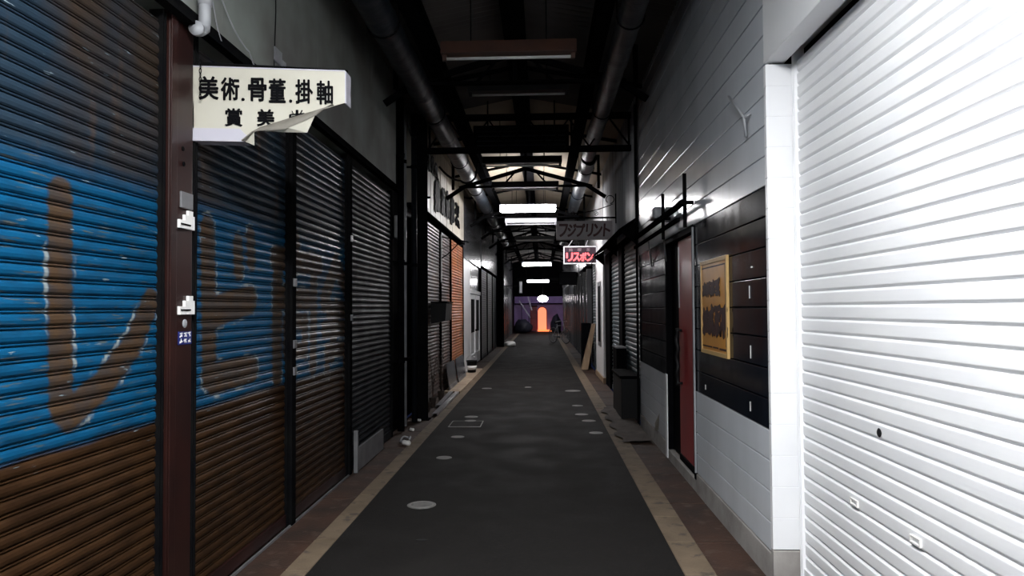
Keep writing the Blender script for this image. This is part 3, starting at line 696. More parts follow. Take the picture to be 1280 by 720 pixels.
MB().lathe((-1.86, A.y, A.z), [(.04, 0), (.045, .02), (.02, .05), (.015, .10)], 12, Matrix.Rotation(PI/2, 3, 'Y')).build('base', 'black_steel', t); MB().cbox(-1.862, -1.85, A.y+.2, A.y+.4, A.z-.12, A.z+.08, .003).build('plate', 'white_plastic', t)
# white double door
t = thing('door_1', (-1.9, 20.7, 0), None, None); t['kind'] = 'structure'
for ya, yb in ((19.2, 20.62), (20.72, 22.1)):
    g = MB(); g.box(-1.97, -1.93, ya, yb, .05, 2.0); 
    for a_, b_ in ((ya, ya+.12), (yb-.12, yb)): g.cbox(-1.93, -1.90, a_, b_, .05, 2.0, .004)
    g.cbox(-1.93, -1.90, ya+.12, yb-.12, 1.88, 2.0, .004); g.cbox(-1.93, -1.90, ya+.12, yb-.12, .05, .35, .004); LF = g.build('leaf', 'white_paint', t)
    MB().box(-1.929, -1.92, ya+.13, yb-.13, .95, 1.87).build('dark_pane', 'black_paint', LF)
g = MB(); g.cbox(-2.0, -1.885, 19.1, 22.2, 2.02, 2.12, .004); g.build('lintel', 'white_paint', t)
struct('wall_left', MB().box(-2.03, -1.94, 19.1, 22.2, 2.13, 2.86), 'plaster_grey')
MB().lathe((-1.90, 20.5, 1.0), [(.02, 0), (.03, .03), (.03, .05)], 10, Matrix.Rotation(PI/2, 3, 'Y')).build('door_knob', 'black_steel', LF)
# far column
t = thing('steel_column', (-1.72, 30.7, 0), 'broad black column far down the left side', 'column')
MB().cbox(-1.9, -1.62, 30.3, 31.1, 0.015, 4.45, .02).build('column', 'black_steel', t); MB().cbox(-1.93, -1.60, 30.25, 31.15, 0.0, .015, .002).build('base_plate', 'black_steel', t)
# white bag far left
import bmesh
def blob(name, c, s, m, label, cat, seed=0):
    bm = bmesh.new(); bmesh.ops.create_icosphere(bm, subdivisions=3, radius=1)
    for v in bm.verts:
        d = 1+.25*noise.noise(v.co*1.7+Vector((seed, 0, 0))); v.co = Vector((v.co.x*s[0]*d, v.co.y*s[1]*d, max(v.co.z, -.55)*s[2]*d))
    mnz = min(v.co.z for v in bm.verts); bm.verts.index_update()
    mb = MB(); mb.add([(v.co+Vector((c[0], c[1], c[2]-mnz)))[:] for v in bm.verts], [[v.index for v in f.verts] for f in bm.faces]); bm.free()
    return ctag(mb.build(name, m, smooth=True), label, cat)
blob('rubbish_bag', (-1.40, 31.0, .0), (.28, .5, .12), 'white_plastic', 'flattened pale bag on the kerb at the foot of the far left column', 'bag', 3)
blob('cloth_heap', (-1.45, 32.9, .0), (.22, .4, .08), 'white_plastic', 'small pale heap just past the flattened bag far left', 'bag', 5)
# ================================================================== RIGHT SIDE THINGS
t = thing('door_2', (XR, 6.9, .1), None, None); t['kind'] = 'structure'
g = MB(); g.cbox(XR-.01, XR+.10, 6.34, 6.39, .11, 2.33, .004); g.cbox(XR-.01, XR+.10, 7.71, 7.76, .11, 2.33, .004); g.cbox(XR-.01, XR+.10, 6.39, 7.71, 2.27, 2.33, .004); g.build('frame', 'black_paint', t)
g = MB(); g.cbox(XR+.03, XR+.07, 6.40, 7.21, .17, 2.26, .004); RL = g.build('red_leaf', 'red_door', t)
g = MB(); g.cbox(XR+.05, XR+.09, 7.22, 7.70, .12, 2.26, .004); g.build('dark_leaf', 'black_paint', t)
g = MB(); g.cbox(XR+.02, XR+.09, 6.40, 7.21, .11, .168, .004); g.build('threshold', 'black_paint', t)
g = MB(); Yh = 7.06; P = []
for k in range(22):
    f = k/21; P.append((XR-.02+.006*math.sin(f*22), Yh+.012*math.sin(f*17), .85+.55*f))
g.tube([(XR+.028, Yh, .87), (XR-.02, Yh, .87)], .012, 8); g.tube([(XR+.028, Yh, 1.38), (XR-.02, Yh, 1.38)], .012, 8); g.tube(P, .02, 8); g.build('pull_handle', 'rubber', RL, smooth=True)
MB().cbox(XR+.022, XR+.029, 7.15, 7.19, 1.6, 2.2, .002).build('edge_strip', 'bright_metal', RL)
# yellow sign
t = thing('wall_sign', (XR-.02, 5.5, 1.25), 'yellow framed sign with dark brush lettering on the black siding', 'sign')
A = at(878, 441, X=XR-.016); B = at(907.5, 323, X=XR-.016); ya, yb, za, zb = B.y, A.y, 1.255, 1.955
YP = MB().cbox(XR-.016, XR-.002, ya, yb, za, zb, .003).build('panel', 'yellow', t)
g = MB(); g.cbox(XR-.022, XR-.001, ya-.02, ya+.012, za-.02, zb+.02, .003); g.cbox(XR-.022, XR-.001, yb-.012, yb+.02, za-.02, zb+.02, .003); g.cbox(XR-.022, XR-.001, ya+.012, yb-.012, zb-.012, zb+.02, .003); g.cbox(XR-.022, XR-.001, ya+.012, yb-.012, za-.02, za+.012, .003); g.build('frame', 'yellow_frame', t)
g = MB(); nr = (-1, 0, 0)
L_ = yb-ya
for k in range(4): brush(g, (XR-.017, yb-.04-k*.14, 1.69), (0,-1,0), (0,0,1), .155, .12, 200+k, n=11, r=.16, depth=.002, nrm=nr)
for k in range(4): brush(g, (XR-.017, yb-.04-k*.19, 1.385), (0,-1,0), (0,0,1), .21, .235, 210+k, n=14, r=.13, depth=.002, nrm=nr)
g.build('lettering', 'ink_brown', YP)
g = MB(); g.box(XR-.018, XR-.016, ya+.03, ya+.22, za+.03, za+.045); g.box(XR-.018, XR-.016, ya+.26, ya+.42, za+.035, za+.047); g.box(XR-.018, XR-.016, ya+.45, yb-.03, za+.035, za+.047)
g.box(XR-.018, XR-.016, ya+.03, yb-.03, zb-.045, zb-.035); g.box(XR-.018, XR-.016, ya+.028, ya+.036, za+.06, zb-.035); g.build('border_line', 'ink_brown', YP)
for k, (px, py, h) in enumerate(((937, 365, 16), (938.5, 440, 16), (938, 508, 12), (882, 484, 6))):  # white dashes standing slightly proud of the black siding
    A = at(px, py+h/2, X=XR-.002); B = at(px, py-h/2, X=XR-.002)
    ctag(MB().cbox(XR-.005, XR-.001, A.y-.004, A.y+.004, A.z, B.z, .001).build('wall_dash', 'white_plastic'), ('short white dash on the black siding right of the yellow sign, topmost', 'short white dash on the black siding level with the bottom of the yellow sign', 'short white dash lowest right on the black siding', 'tiny white dash low under the yellow sign')[k], 'peg')
A = at(940, 334, X=XR-.002); ctag(MB().cbox(XR-.008, XR-.001, A.y-.012, A.y+.012, A.z-.004, A.z+.006, .002).build('wall_dot', 'white_plastic'), 'tiny pale dot high on the black siding near the white pillar', 'stud')  # pale dot standing slightly proud of the siding
# Y bracket on upper wall
g = MB(); P = [at(911, 121, X=XR-.05), at(930, 147, X=XR-.04), at(932.5, 171, X=XR-.02)]; g.tube(P, .010, 8); g.tube([P[1], Vector((XR-.001, P[1].y-.02, P[1].z+.02))], .008, 8)
ctag(g.build('wall_hook', 'grey_pvc', smooth=True), 'bent grey metal rod high on the pale siding beside the white pillar', 'hook')
# sign frame above the door
t = thing('steel_bracket', (1.25, 7.8, 2.4), 'empty black steel sign bracket jutting over the red door', 'frame')
g = MB(); g.bar((1.24, 6.3, 2.52), (1.24, 9.6, 2.52), .035, .05); g.build('rail', 'black_steel', t)
g = MB(); g.bar((1.24, 6.55, 2.40), (1.24, 9.6, 2.40), .03, .035); g.build('rail', 'black_steel', t)
for y in (6.3, 7.42):
    g = MB(); g.box(1.235, 1.265, y-.012, y+.012, 2.30, 2.77); g.build('upright', 'black_steel', t)
    g = MB(); g.box(1.20, 1.325, y-.02, y+.02, 2.50, 2.53); g.build('wall_arm', 'black_steel', t)
for yy in (7.4, 8.4): MB().bar((1.24, yy, 2.42), (1.325, yy+.3, 2.1), .012, .02).build('stay', 'grey_steel', t)
t = thing('floodlight', (1.27, 7.9, 2.56), 'grey rounded lamp head sitting on the black sign frame', 'lamp')
MB().cbox(1.20, 1.325, 7.75, 8.05, 2.56, 2.69, .03).build('head', 'grey_pvc', t, smooth=True); MB().box(1.25, 1.27, 7.88, 7.92, 2.546, 2.57).build('stem', 'black_steel', t)
# conduits
wire([(XR-.015, 6.30, 2.3), (XR-.015, 6.30, .18)], .01, 'grey_pvc', 'thin conduit running down beside the red door', 'conduit', 'pipe', 0)
wire([(XR-.03, 9.9, 4.4), (XR-.03, 9.9, 3.35), (XR-.02, 9.92, 3.25), (XR-.02, 9.92, .0)], .018, 'black_steel', 'black vertical conduit between the siding and the corrugated wall', 'conduit', 'pipe', 0)
# awning
t = thing('awning', (1.2, 12.6, 2.6), 'dark sloping awning over the grey-green shutters', 'awning')
g = MB(); g.prism([(0,0),(-.24,-.16),(-.24,-.18),(0,-.04)], (XR-.012, 10.03, 2.86), (1,0,0), (0,0,1), (0,1,0), 5.3); g.build('sheet', 'black_steel', t)
for y in (10.1, 12.6, 15.2):
    g = MB(); g.prism([(0,-.05),(-.22,-.18),(0,-.36)], (XR-.012, y, 2.86), (1,0,0), (0,0,1), (0,1,0), .02); g.build('bracket', 'black_steel', t)
# crate, mat
t = thing('storage_box', (1.2, 10.9, 0), 'dark box standing against the nearer grey-green shutter', 'box')
MB().cbox(1.12, 1.36, 10.3, 11.5, .01, .60, .015).build('body', 'rubber', t); MB().cbox(1.10, 1.37, 10.27, 11.53, .60, .64, .01).build('lid', 'black_paint', t)
t = thing('planter_stand', (1.25, 12, 0), 'dark narrow box beyond the storage box on the right', 'box')
MB().cbox(1.2, 1.36, 11.7, 12.3, .01, .95, .01).build('body', 'black_paint', t); MB().cbox(1.19, 1.365, 11.68, 12.32, .95, .97, .005).build('top', 'grey_steel', t)
g = MB(); nx, ny = 14, 30; vs = []
for j in range(ny+1):
    for i in range(nx+1):
        x = .93+.36*i/nx+.04*math.sin(j*.9)*(1-i/nx); y = 8.6+2.9*j/ny; vs.append((x, y, .02+.03*abs(noise.noise(Vector((x*6, y*3, 1))))+.015*(i/nx)))
g.add(vs, [(j*(nx+1)+i, j*(nx+1)+i+1, (j+1)*(nx+1)+i+1, (j+1)*(nx+1)+i) for j in range(ny) for i in range(nx)])
ctag(g.build('ground_sheet', 'dirt_cloth', smooth=True), 'crumpled brown sheet lying over the right gutter', 'sheet')
g = MB(); A = at(822, 528, X=XR-.012); g.add([(XR-.005, A.y-.1, A.z+.12), (XR-.03, A.y+.08, A.z-.02), (XR-.045, A.y+.0, A.z-.10), (XR-.02, A.y-.12, A.z-.06)], [(0,1,2,3)])
ctag(g.build('peeled_scrap', 'sign_back'), 'torn scrap peeling off the grey siding left of the door trim', 'scrap')
# poster on white pillar
t = thing('poster', (XR-.03, 16.4, 1.2), 'narrow dark notice board on the far white pillar', 'poster')
MB().cbox(XR-.035, XR-.0215, 15.95, 16.75, .75, 2.2, .004).build('board', 'grey_steel', t); MB().box(XR-.038, XR-.035, 16.05, 16.65, .85, 2.1).build('sheet', 'black_paint', t)
wire([(XR-.03, 15.7, 2.9), (XR-.2, 16.4, 2.6)], .008, 'black_steel', 'short black rod sticking out above the dark notice board', 'rod', 'rod', 0)
# leaning boards
t = thing('leaning_board', (1.1, 18.9, 0), 'pale wooden board leaning at a slant beyond the white pillar', 'board')
def slab(c0, c1, w, th):
    g = MB(); c0 = Vector(c0); c1 = Vector(c1); g.bar(c0, c1, w, th, up=(1, 0, 0)); return g
PB = [at(x, y, Y=18.8) for x, y in ((727,463),(735,463),(744.5,405),(741,405))]
MB().prism([(p.x, max(p.z, .008)) for p in PB], (0, 18.8, 0), (1,0,0), (0,0,1), (0,1,0), .4).build('plank', 'wood', t)
g = MB(); g.cbox(1.08, 1.32, 19.5, 20.1, .0, 1.2, .01)
ctag(g.build('dark_cupboard', 'black_paint'), 'dark narrow cupboard behind the leaning wooden board', 'cupboard')
# hanging signs ---------------------------------------------------
def hang_sign(Y, x0, x1, y0, y1, label, th, facem, rimm, name='hanging_sign'):
    a = at(x0, y1, Y=Y); b = at(x1, y0, Y=Y); t = thing(name, ((a.x+b.x)/2, Y, a.z), label, 'sign')
    global HP; HP = MB().cbox(a.x, b.x, Y, Y+th, a.z, b.z, .006).build('panel', facem, t)
    g = MB(); r = .02
    g.box(a.x-.008, b.x+.008, Y-.006, Y+th+.006, b.z-r+.006, b.z+.010); g.box(a.x-.008, b.x+.008, Y-.006, Y+th+.006, a.z-.010, a.z+r-.006)
    g.box(a.x-.008, a.x+r-.008, Y-.006, Y+th+.006, a.z, b.z); g.box(b.x-r+.008, b.x+.008, Y-.006, Y+th+.006, a.z, b.z); g.build('rim', rimm, t)
    return t, a, b
t, a, b = hang_sign(12.6, 696, 765, 276.5, 299, 'grey hanging sign reading フジプリント in dark red characters', .10, 'sign_grey', 'sign_grey')
g = MB(); n = 6; w = (b.x-a.x-.06)/n
for k, c in enumerate('フジプリント'):
    g = MB(); glyph(g, c, (a.x+.035+k*w+(.02 if c in 'リト' else 0), 12.6-.004, a.z+.045), (1,0,0), (0,0,1), w*(.74 if c in 'リト' else .93), (b.z-a.z)-.09, bold=.075, depth=.004, n=(0,-1,0), shear=.08); g.build('character', 'dark_red_ink', HP)
g = MB(); zt = b.z+.07; g.bar((a.x+.02, 12.65, zt), (XR-.0, 12.65, zt), .022, .03); g.build('arm', 'black_steel', t)
g = MB(); g.tube([(XR-.02, 12.65, zt-.1), (XR-.02, 12.65, zt+.42)], .012, 6); g.build('wall_bar', 'black_steel', t)
g = MB(); P = []
for q in np.linspace(0, 1, 12): P.append((a.x+.25+(XR-.07-a.x-.25)*q, 12.65, zt+.08+.16*q*q))
for q in np.linspace(-PI/2, PI*1.3, 16): P.append((XR-.07-.0+.07*math.cos(q)-.05, 12.65, zt+.32+.07*math.sin(q)))
g.tube(P, .008, 6)
for cx in (.72, .3): 
    P = [(a.x+(b.x-a.x)*cx+(.012+.03*q/9)*math.cos(q), 12.65, zt+.07+(.012+.03*q/9)*math.sin(q)) for q in np.linspace(0, 9, 18)]; g.tube(P, .006, 6)
g.build('scroll', 'black_steel', t, smooth=True)
for cx in (.08, .92): MB().tube([(a.x+(b.x-a.x)*cx, 12.65, b.z+.01), (a.x+(b.x-a.x)*cx, 12.65, zt-.01)], .006, 6).build('hanger', 'black_steel', t)
t, a, b = hang_sign(16.9, 705, 745.5, 308, 329.5, 'small hanging sign with glowing red リスボン lettering under the grey one', .12, 'sign_navy', 'white_paint')
g = MB(); w = (b.x-a.x-.12)/4
for k, c in enumerate('リスボン'): g = MB(); glyph(g, c, (a.x+.06+k*w, 16.9-.004, a.z+.06), (1,0,0), (0,0,1), w*.9, (b.z-a.z)*.47, bold=.085, depth=.006, n=(0,-1,0)); g.build('neon_character', 'neon_red', HP)
g = MB(); w = (b.x-a.x)*.8/3
for k, c in enumerate('純喫茶'): glyph(g, c, (a.x+.12+k*w, 16.9-.004, b.z-.115), (1,0,0), (0,0,1), w*.42, .075, bold=.01, depth=.003, n=(0,-1,0))
g.build('small_lettering', 'dim_text', HP)
g = MB(); g.bar((a.x+.1, 16.96, b.z+.008), (a.x+.25, 16.96, b.z+.22), .02, .02); g.bar((b.x-.25, 16.96, b.z+.008), (b.x-.18, 16.96, b.z+.22), .02, .02); g.bar((a.x+.1, 16.96, b.z+.22), (XR-.02, 16.96, b.z+.22), .03, .03); g.build('hanger', 'bright_metal', t)
t, a, b = hang_sign(27, 699, 721, 340, 356, 'unlit dark navy hanging sign further back on the right', .12, 'blue_cloth', 'black_steel')
MB().bar((b.x-.05, 27.05, b.z-.1), (XR+.0, 27.05, b.z-.1), .03, .03).build('arm', 'black_steel', t)
t, a, b = hang_sign(33, 649.5, 652.5, 352, 366, 'narrow white upright sign jutting from the far left wall', .1, 'fixture_white', 'grey_steel')
MB().bar((XL+.05, 33.05, b.z-.2), (a.x+.01, 33.05, b.z-.2), .03, .03).build('arm', 'black_steel', t)
# bicycle -------------------------------------------------------------
def bicycle(c, rz, label):
    t = thing('bicycle', c, label, 'bicycle', rz=rz)
    def wheel(x, nm):
        g = MB(); g.tube([(x+.33*math.cos(q), 0, .345+.33*math.sin(q)) for q in np.linspace(0, 2*PI, 33)], .016, 8, caps=False); TY = g.build('tyre', 'rubber', None, local=True)
        g = MB(); g.tube([(x+.31*math.cos(q), 0, .345+.31*math.sin(q)) for q in np.linspace(0, 2*PI, 33)], .008, 6, caps=False)
        for k in range(14): q = 2*PI*k/14; g.tube([(x, 0, .345), (x+.31*math.cos(q), 0, .345+.31*math.sin(q))], .002, 4)
        g.tube([(x, -.04, .345), (x, .04, .345)], .02, 10); WH = g.build('wheel', 'bright_metal', t, local=True); TY.parent = WH
    wheel(-.52, 0); wheel(.54, 1)
    g = MB(); S_ = [(-.52,0,.345), (-.05,0,.30), (-.18,0,.80), (.36,0,.82), (.40,0,.68)]
    for a, b in ((0,1),(1,2),(0,2),(1,4),(2,3)): g.tube([S_[a], S_[b]], .015, 8)
    g.tube([(.35,0,.88), (.42,0,.62)], .018, 8); g.build('frame', 'bright_metal', t, local=True)
    g = MB(); 
    for s_ in (-.05, .05): g.tube([(.42,s_*.6,.62), (.54,s_,.345)], .012, 6)
    g.build('fork', 'grey_steel', t, local=True)
    g = MB(); g.tube([(.35,0,.86), (.33,0,1.0), (.35,.14,1.03), (.22,.27,1.0), (.12,.28,.98)], .011, 8); g.tube([(.33,0,1.0), (.35,-.14,1.03), (.22,-.27,1.0), (.12,-.28,.98)], .011, 8); g.build('handlebar', 'bright_metal', t, local=True)
    g = MB(); g.tube([(-.18,0,.78), (-.20,0,.92)], .013, 8); g.build('seat_post', 'bright_metal', t, local=True)
    g = MB(); g.tube([(-.34,0,.945), (-.28,0,.95), (-.15,0,.94), (-.05,0,.93)], [.07,.08,.04,.02], 10); g.build('saddle', 'rubber', t, local=True, smooth=True)
    g = MB(); g.tube([(.50,-.15,.75),(.80,-.15,.78),(.80,.15,.78),(.50,.15,.75),(.50,-.15,.75)], .008, 6)
    g.tube([(.52,-.12,.60),(.74,-.12,.60),(.74,.12,.60),(.52,.12,.60),(.52,-.12,.60)], .008, 6)
    for q in range(6):
        x = .52+.05*q
        for s_ in (-.14, .14): g.tube([(x, s_, .76), (x-.01, s_*.85, .60)], .004, 4)
    g.box(.50,.76,-.13,.13,.595,.602); g.build('basket', 'grey_steel', t, local=True)
    g = MB(); g.tube([(-.05,-.05,.30), (-.05,.05,.30)], .05, 12); g.tube([(-.05,.06,.30), (.06,.07,.18)], .009, 6); g.tube([(-.05,-.06,.30), (-.16,-.07,.42)], .009, 6); g.box(.02,.10,.06,.14,.17,.19); g.box(-.20,-.12,-.14,-.06,.41,.43); g.build('crank', 'grey_steel', t, local=True)
    g = MB(); g.tube([(-.52+.37*math.cos(q), 0, .345+.37*math.sin(q)) for q in np.linspace(.6, PI+.2, 12)], .014, 6); g.build('mudguard', 'grey_steel', t, local=True)
    g = MB(); g.tube([(-.50,.04,.33), (-.56,.12,.012)], .008, 6); g.build('kickstand', 'grey_steel', t, local=True)
    return t
bicycle((.80, 33.0, .01), math.radians(-58), 'grey bicycle parked near the far end on the right')
# ================================================================== OVERHEAD
# wrapped ducts
def duct(x, z, r, y0, y1, m, label, seed, hang):
    t = thing('duct', (x, (y0+y1)/2, z), label, 'duct'); n = int((y1-y0)/.045); N_ = 18; g = MB(); vs = []
    for i in range(n+1):
        y = y0+(y1-y0)*i/n
        for k in range(N_):
            q = 2*PI*k/N_; rr = r*(1+.06*noise.noise(Vector((math.cos(q)*1.5, y*5+q*.5, seed)))+.07*r*noise.noise(Vector((q*.8, y*16+q*1.5, seed+5)))+(.05 if i % 24 == 0 else 0))
            vs.append((x+rr*math.cos(q), y, z+rr*math.sin(q)))
    g.add(vs, [(i*N_+k, i*N_+(k+1) % N_, (i+1)*N_+(k+1) % N_, (i+1)*N_+k) for i in range(n) for k in range(N_)]); g.build('wrapped_pipe', m, t, smooth=True)
    for y in np.arange(y0+.8, y1, 3.0):
        g = MB(); g.tube([(x+(r+.012)*math.cos(q), y, z+(r+.012)*math.sin(q)) for q in np.linspace(PI, 2*PI, 12)], .008, 5); g.tube([(x-r-.01, y, z), (x-r-.01, y, hang)], .006, 5); g.tube([(x+r+.01, y, z), (x+r+.01, y, hang)], .006, 5); g.build('hanger', 'black_steel', t)
duct(-1.40, 4.17, .138, -3.5, 28, 'duct_wrap', 'wrapped blue-grey duct running under the left eave', 1, 4.5)
duct(.80, 4.17, .11, -3.5, 12.1, 'duct_silver', 'wrapped silver duct under the right eave, near length', 4, 4.5)
duct(.83, 4.17, .13, 12.3, 28, 'duct_wrap', 'darker wrapped duct under the right eave beyond the lattice truss', 9, 4.5)
# lattice truss
t = thing('lattice_truss', (-.27, 10.45, 3.89), 'black lattice truss spanning between the walls in front of the lit roof', 'truss')
x0, x1 = -1.655, XR-.02
for z in (3.92, 4.40):
    g = MB(); g.box(x0, x1, 10.40, 10.41, z-.04, z+.04); g.box(x0, x1, 10.41, 10.49, z-.04, z-.03); g.build('chord', 'black_steel', t)
xs = np.linspace(x0+.02, x1-.02, 11)
for k in range(10):
    a = (xs[k], 10.43, 3.955 if k % 2 == 0 else 4.365); b = (xs[k+1], 10.43, 4.365 if k % 2 == 0 else 3.955)
    MB().bar(a, b, .028, .02).build('web_bar', 'black_steel', t)
for x in (x0+.03, -1.08, .45, x1-.03): MB().box(x-.015, x+.015, 10.41, 10.44, 3.955, 4.365).build('web_post', 'black_steel', t)
t = thing('unlit_light_box', (-.31, 10.7, 3.95), 'dark louvred box hung behind the lattice truss', 'box')
MB().cbox(-1.0, .42, 10.62, 10.80, 3.97, 4.33, .01).build('body', 'black_steel', t)
for z in (4.02, 4.09, 4.16, 4.23): MB().box(-.95, .37, 10.605, 10.62, z, z+.02).build('louvre', 'shutter_dark', t)
for x in (-.8, .2): MB().box(x, x+.02, 10.7, 10.72, 4.33, 4.72).build('hanger', 'black_steel', t)
# gable trusses
def gable(y, label, zt=3.95):
    t = thing('gable_truss', (-.29, y, zt), label, 'truss', 'gable trusses under the roof')
    w = 1.16
    MB().bar((-.29-w, y, zt), (-.29+w, y, zt), .05, .04).build('tie_bar', 'black_steel', t)
    for s_ in (-1, 1):
        MB().bar((-.29+s_*(w+.1), y, zt-.02), (-.29, y, zt+.34), .04, .07).build('rafter', 'black_steel', t)
        MB().bar((-.29+s_*.45, y, zt), (-.29+s_*.22, y, zt+.25), .03, .03).build('strut', 'black_steel', t)
        MB().bar((-.29+s_*(w+.22), y, zt-.05), (-.29+s_*(w+.22), y, 4.5), .05, .05).build('hanger', 'black_steel', t)
        MB().bar((-.29+s_*(w+.35), y, 3.70), (-.29+s_*(w+.0), y, 3.93), .05, .07).build('knee_brace', 'black_steel', t)
    MB().bar((-.29, y, zt), (-.29, y, zt+.67), .05, .05).build('king_post', 'black_steel', t)
    return t
gt = gable(13.6, 'gable truss over the lit ceiling, the first beyond the lattice truss', 3.92)
for y, z, lb in ((8.2, 4.2, 'gable truss before the lattice truss, between the two nearest lamps'), (18.2, 3.92, 'gable truss just beyond the nearest lit tube'), (21.5, 3.92, 'dim gable truss, third beyond the lattice truss'), (24.8, 3.92, 'dim gable truss, fourth beyond the lattice truss'), (28, 3.92, 'dim gable truss, fifth beyond the lattice truss'), (34, 3.92, 'gable truss between the second and third lit tubes'), (40, 3.92, 'farthest gable truss before the end of the alley')):
    dup(gt, (-.29, y, z), lb)
# purlins
g = MB()
for y in np.arange(Y0+1, YE, 3.1):
    for (xa, za, xb, zb) in ((-2.0, 4.50, -.40, 4.80), (-.18, 4.80, 1.5, 4.50)): g.bar((xa, y, za-.03), (xb, y, zb-.03), .04, .05)
o = g.build('ceiling_purlins', 'black_steel'); o['kind'] = 'structure'
# light fixtures
def fixture(loc, label, housing, lit, two=False, z_hang=4.5, tube='tube_off', w=1.25, group=None, shield=False):
    x, y, z = loc; t = thing('tube_lamp', loc, label, 'ceiling lamp', group)
    g = MB(); h = w/2
    if lit:
        g.prism([(-.035,.0),(.035,.0),(.03,.06),(-.03,.06)], (x-h, y, z+.05), (0,1,0), (0,0,1), (1,0,0), w)
        if shield:
            g.box(x-h-.03, x+h+.03, y-.17, y-.155, z-.03, z+.10); g.box(x-h-.03, x+h+.03, y+.155, y+.17, z-.03, z+.10); g.box(x-h-.03, x+h+.03, y-.155, y+.155, z+.10, z+.12)
            g.box(x-h-.045, x-h-.03, y-.17, y+.17, z-.03, z+.12); g.box(x+h+.03, x+h+.045, y-.17, y+.17, z-.03, z+.12)
        HO = g.build('housing', housing, t)
        d = MB(); d.cbox(x-h+.01, x+h-.01, y-.09, y+.09, z-.055, z+.048, .03); d.build('tube_glow', tube, t, smooth=True)  # body widened to stand in for the bloom round the tubes
    else:
        g.prism([(-.07,.0),(.07,.0),(.06,.11),(-.06,.11)], (x-h, y, z+.03), (0,1,0), (0,0,1), (1,0,0), w); HO = g.build('housing', housing, t)
        for s_ in (-1, 1): k = MB(); k.cbox(x+s_*(h-.03)-.02, x+s_*(h-.03)+.02, y-.02, y+.02, z-.025, z+.03, .004); k.build('socket', housing, HO)
        k = MB(); k.tube([(x-h+.05, y, z-.005), (x+h-.05, y, z-.005)], .0145, 12); k.build('tube', tube, t, smooth=True)
    zt = z+.14
    for s_ in (-.35, .35): MB().tube([(x+s_*w/1.25, y, z+(.12 if shield or not lit else .11)), (x+s_*w/1.25, y, z_hang+.15)], .006, 6).build('hanging_rod', 'black_steel', t)
    return t
fixture((-.29, 1.0, 3.70), 'lit shielded lamp overhead behind the camera', 'fixture_dark', True, tube='lit_near', shield=True)
fixture((-.29, 6.6, 3.93), 'unlit lamp with rusty brown housing, nearest overhead', 'fixture', False)
fixture((-.27, 8.85, 4.26), 'unlit dark lamp behind the rusty one', 'fixture_dark', False)
fixture((-.29, 11.3, 3.86), 'unlit dark lamp just beyond the lattice truss', 'fixture_dark', False)
fixture((-.29, 13.45, 3.84), 'unlit dark lamp under the first gable truss', 'fixture_dark', False)
fixture((-.29, 15.9, 3.80), 'nearest lit tube lamp glowing white', 'fixture_white', True, tube='lit')
fixture((-.25, 17.5, 3.66), 'unlit white lamp right behind the nearest lit one', 'fixture_white', False)
fixture((-.2, 22.4, 3.72), 'unlit grey lamp in the dim stretch between lit tubes', 'fixture_dark', False)
fixture((-.2, 31.0, 3.5), 'second lit tube lamp down the alley', 'fixture_white', True, tube='lit_far')
fixture((-.2, 41.0, 3.15), 'third and smallest lit tube lamp down the alley', 'fixture_white', True, tube='lit_far')
# cables hanging beside left duct
wire([(-1.78, 9.4, 4.3), (-1.74, 9.7, 3.95), (-1.72, 10.0, 4.25), (-1.70, 10.2, 4.4)], .006, 'rubber', 'looped black cable hanging beside the left end of the lattice truss', sag=.12)
wire([(-1.78, 12.5, 4.1), (-1.45, 12.9, 3.92), (-1.2, 12.9, 3.95), (-1.15, 13.0, 4.25)], .02, 'rubber', 'thick black looped cable below the left duct beyond the truss', sag=.06)
# ================================================================== GROUND COVERS
spots = [(527,631,.118,'largest pale round cover nearest on the road'),(555,572,.085,'pale round cover second nearest on the left of the road'),(572,546,.085,'pale round cover just below the pale frame line'),
 (589,521,.10,'upper of two pale covers lying close together'),(588,526,.085,'lower of two pale covers lying close together'),(608.5,485.5,.10,'small far pale cover left of the middle'),(660,484,.07,'pale cover right of the middle, beyond the others'),
 (727,518,.10,'pale cover on the right side of the road, second of the right group'),(736,526,.10,'pale cover on the right, third of the right group'),(745,541,.09,'pale cover on the right, nearest of the right group'),(716,488.5,.15,'farthest pale cover on the right near the kerb'),(722,507,.09,'pale cover on the right, farthest of the close group')]
for px, py, r, lb in spots:
    p = at(px, py, Z=.004); t = thing('valve_cover', (p.x, p.y, 0), lb, 'cover')
    MB().lathe((p.x, p.y, 0.001), [(r, 0), (r, .003), (r*.96, .005)], 28).build('lid', 'cover_pale', t)
    MB().tube([(p.x+r*.8*math.cos(q), p.y+r*.8*math.sin(q), .006) for q in np.linspace(0, 2*PI, 25)], .002, 4, caps=False).build('groove_ring', 'concrete', t)
a = at(560, 533.5, Z=.003); b = at(601, 533, Z=.003)
g = MB(); g.box(a.x, b.x, a.y-.025, a.y+.025, .001, .004); g.box(a.x, a.x+.012, a.y+.025, a.y+.5, .001, .004); g.box(b.x-.012, b.x, a.y+.025, a.y+.5, .001, .004); g.box(a.x, b.x, a.y+.5, a.y+.52, .001, .004)
t = thing('manhole', ((a.x+b.x)/2, a.y+.25, 0), 'square pale-edged manhole frame in the dark part of the road', 'manhole')
g.build('frame', 'cover_pale', t); MB().box(a.x+.032, b.x-.032, a.y+.03, a.y+.495, .001, .003).build('lid', 'asphalt', t)
p = at(527, 675, Z=.002); ctag(MB().lathe((p.x, p.y, .0015), [(.035, 0), (.03, .003)], 14, Matrix(((1.3,0,0),(0,.6,0),(0,0,1)))).build('tar_spot', 'rubber'), 'small dark tar spot on the road nearest the camera', 'spot')
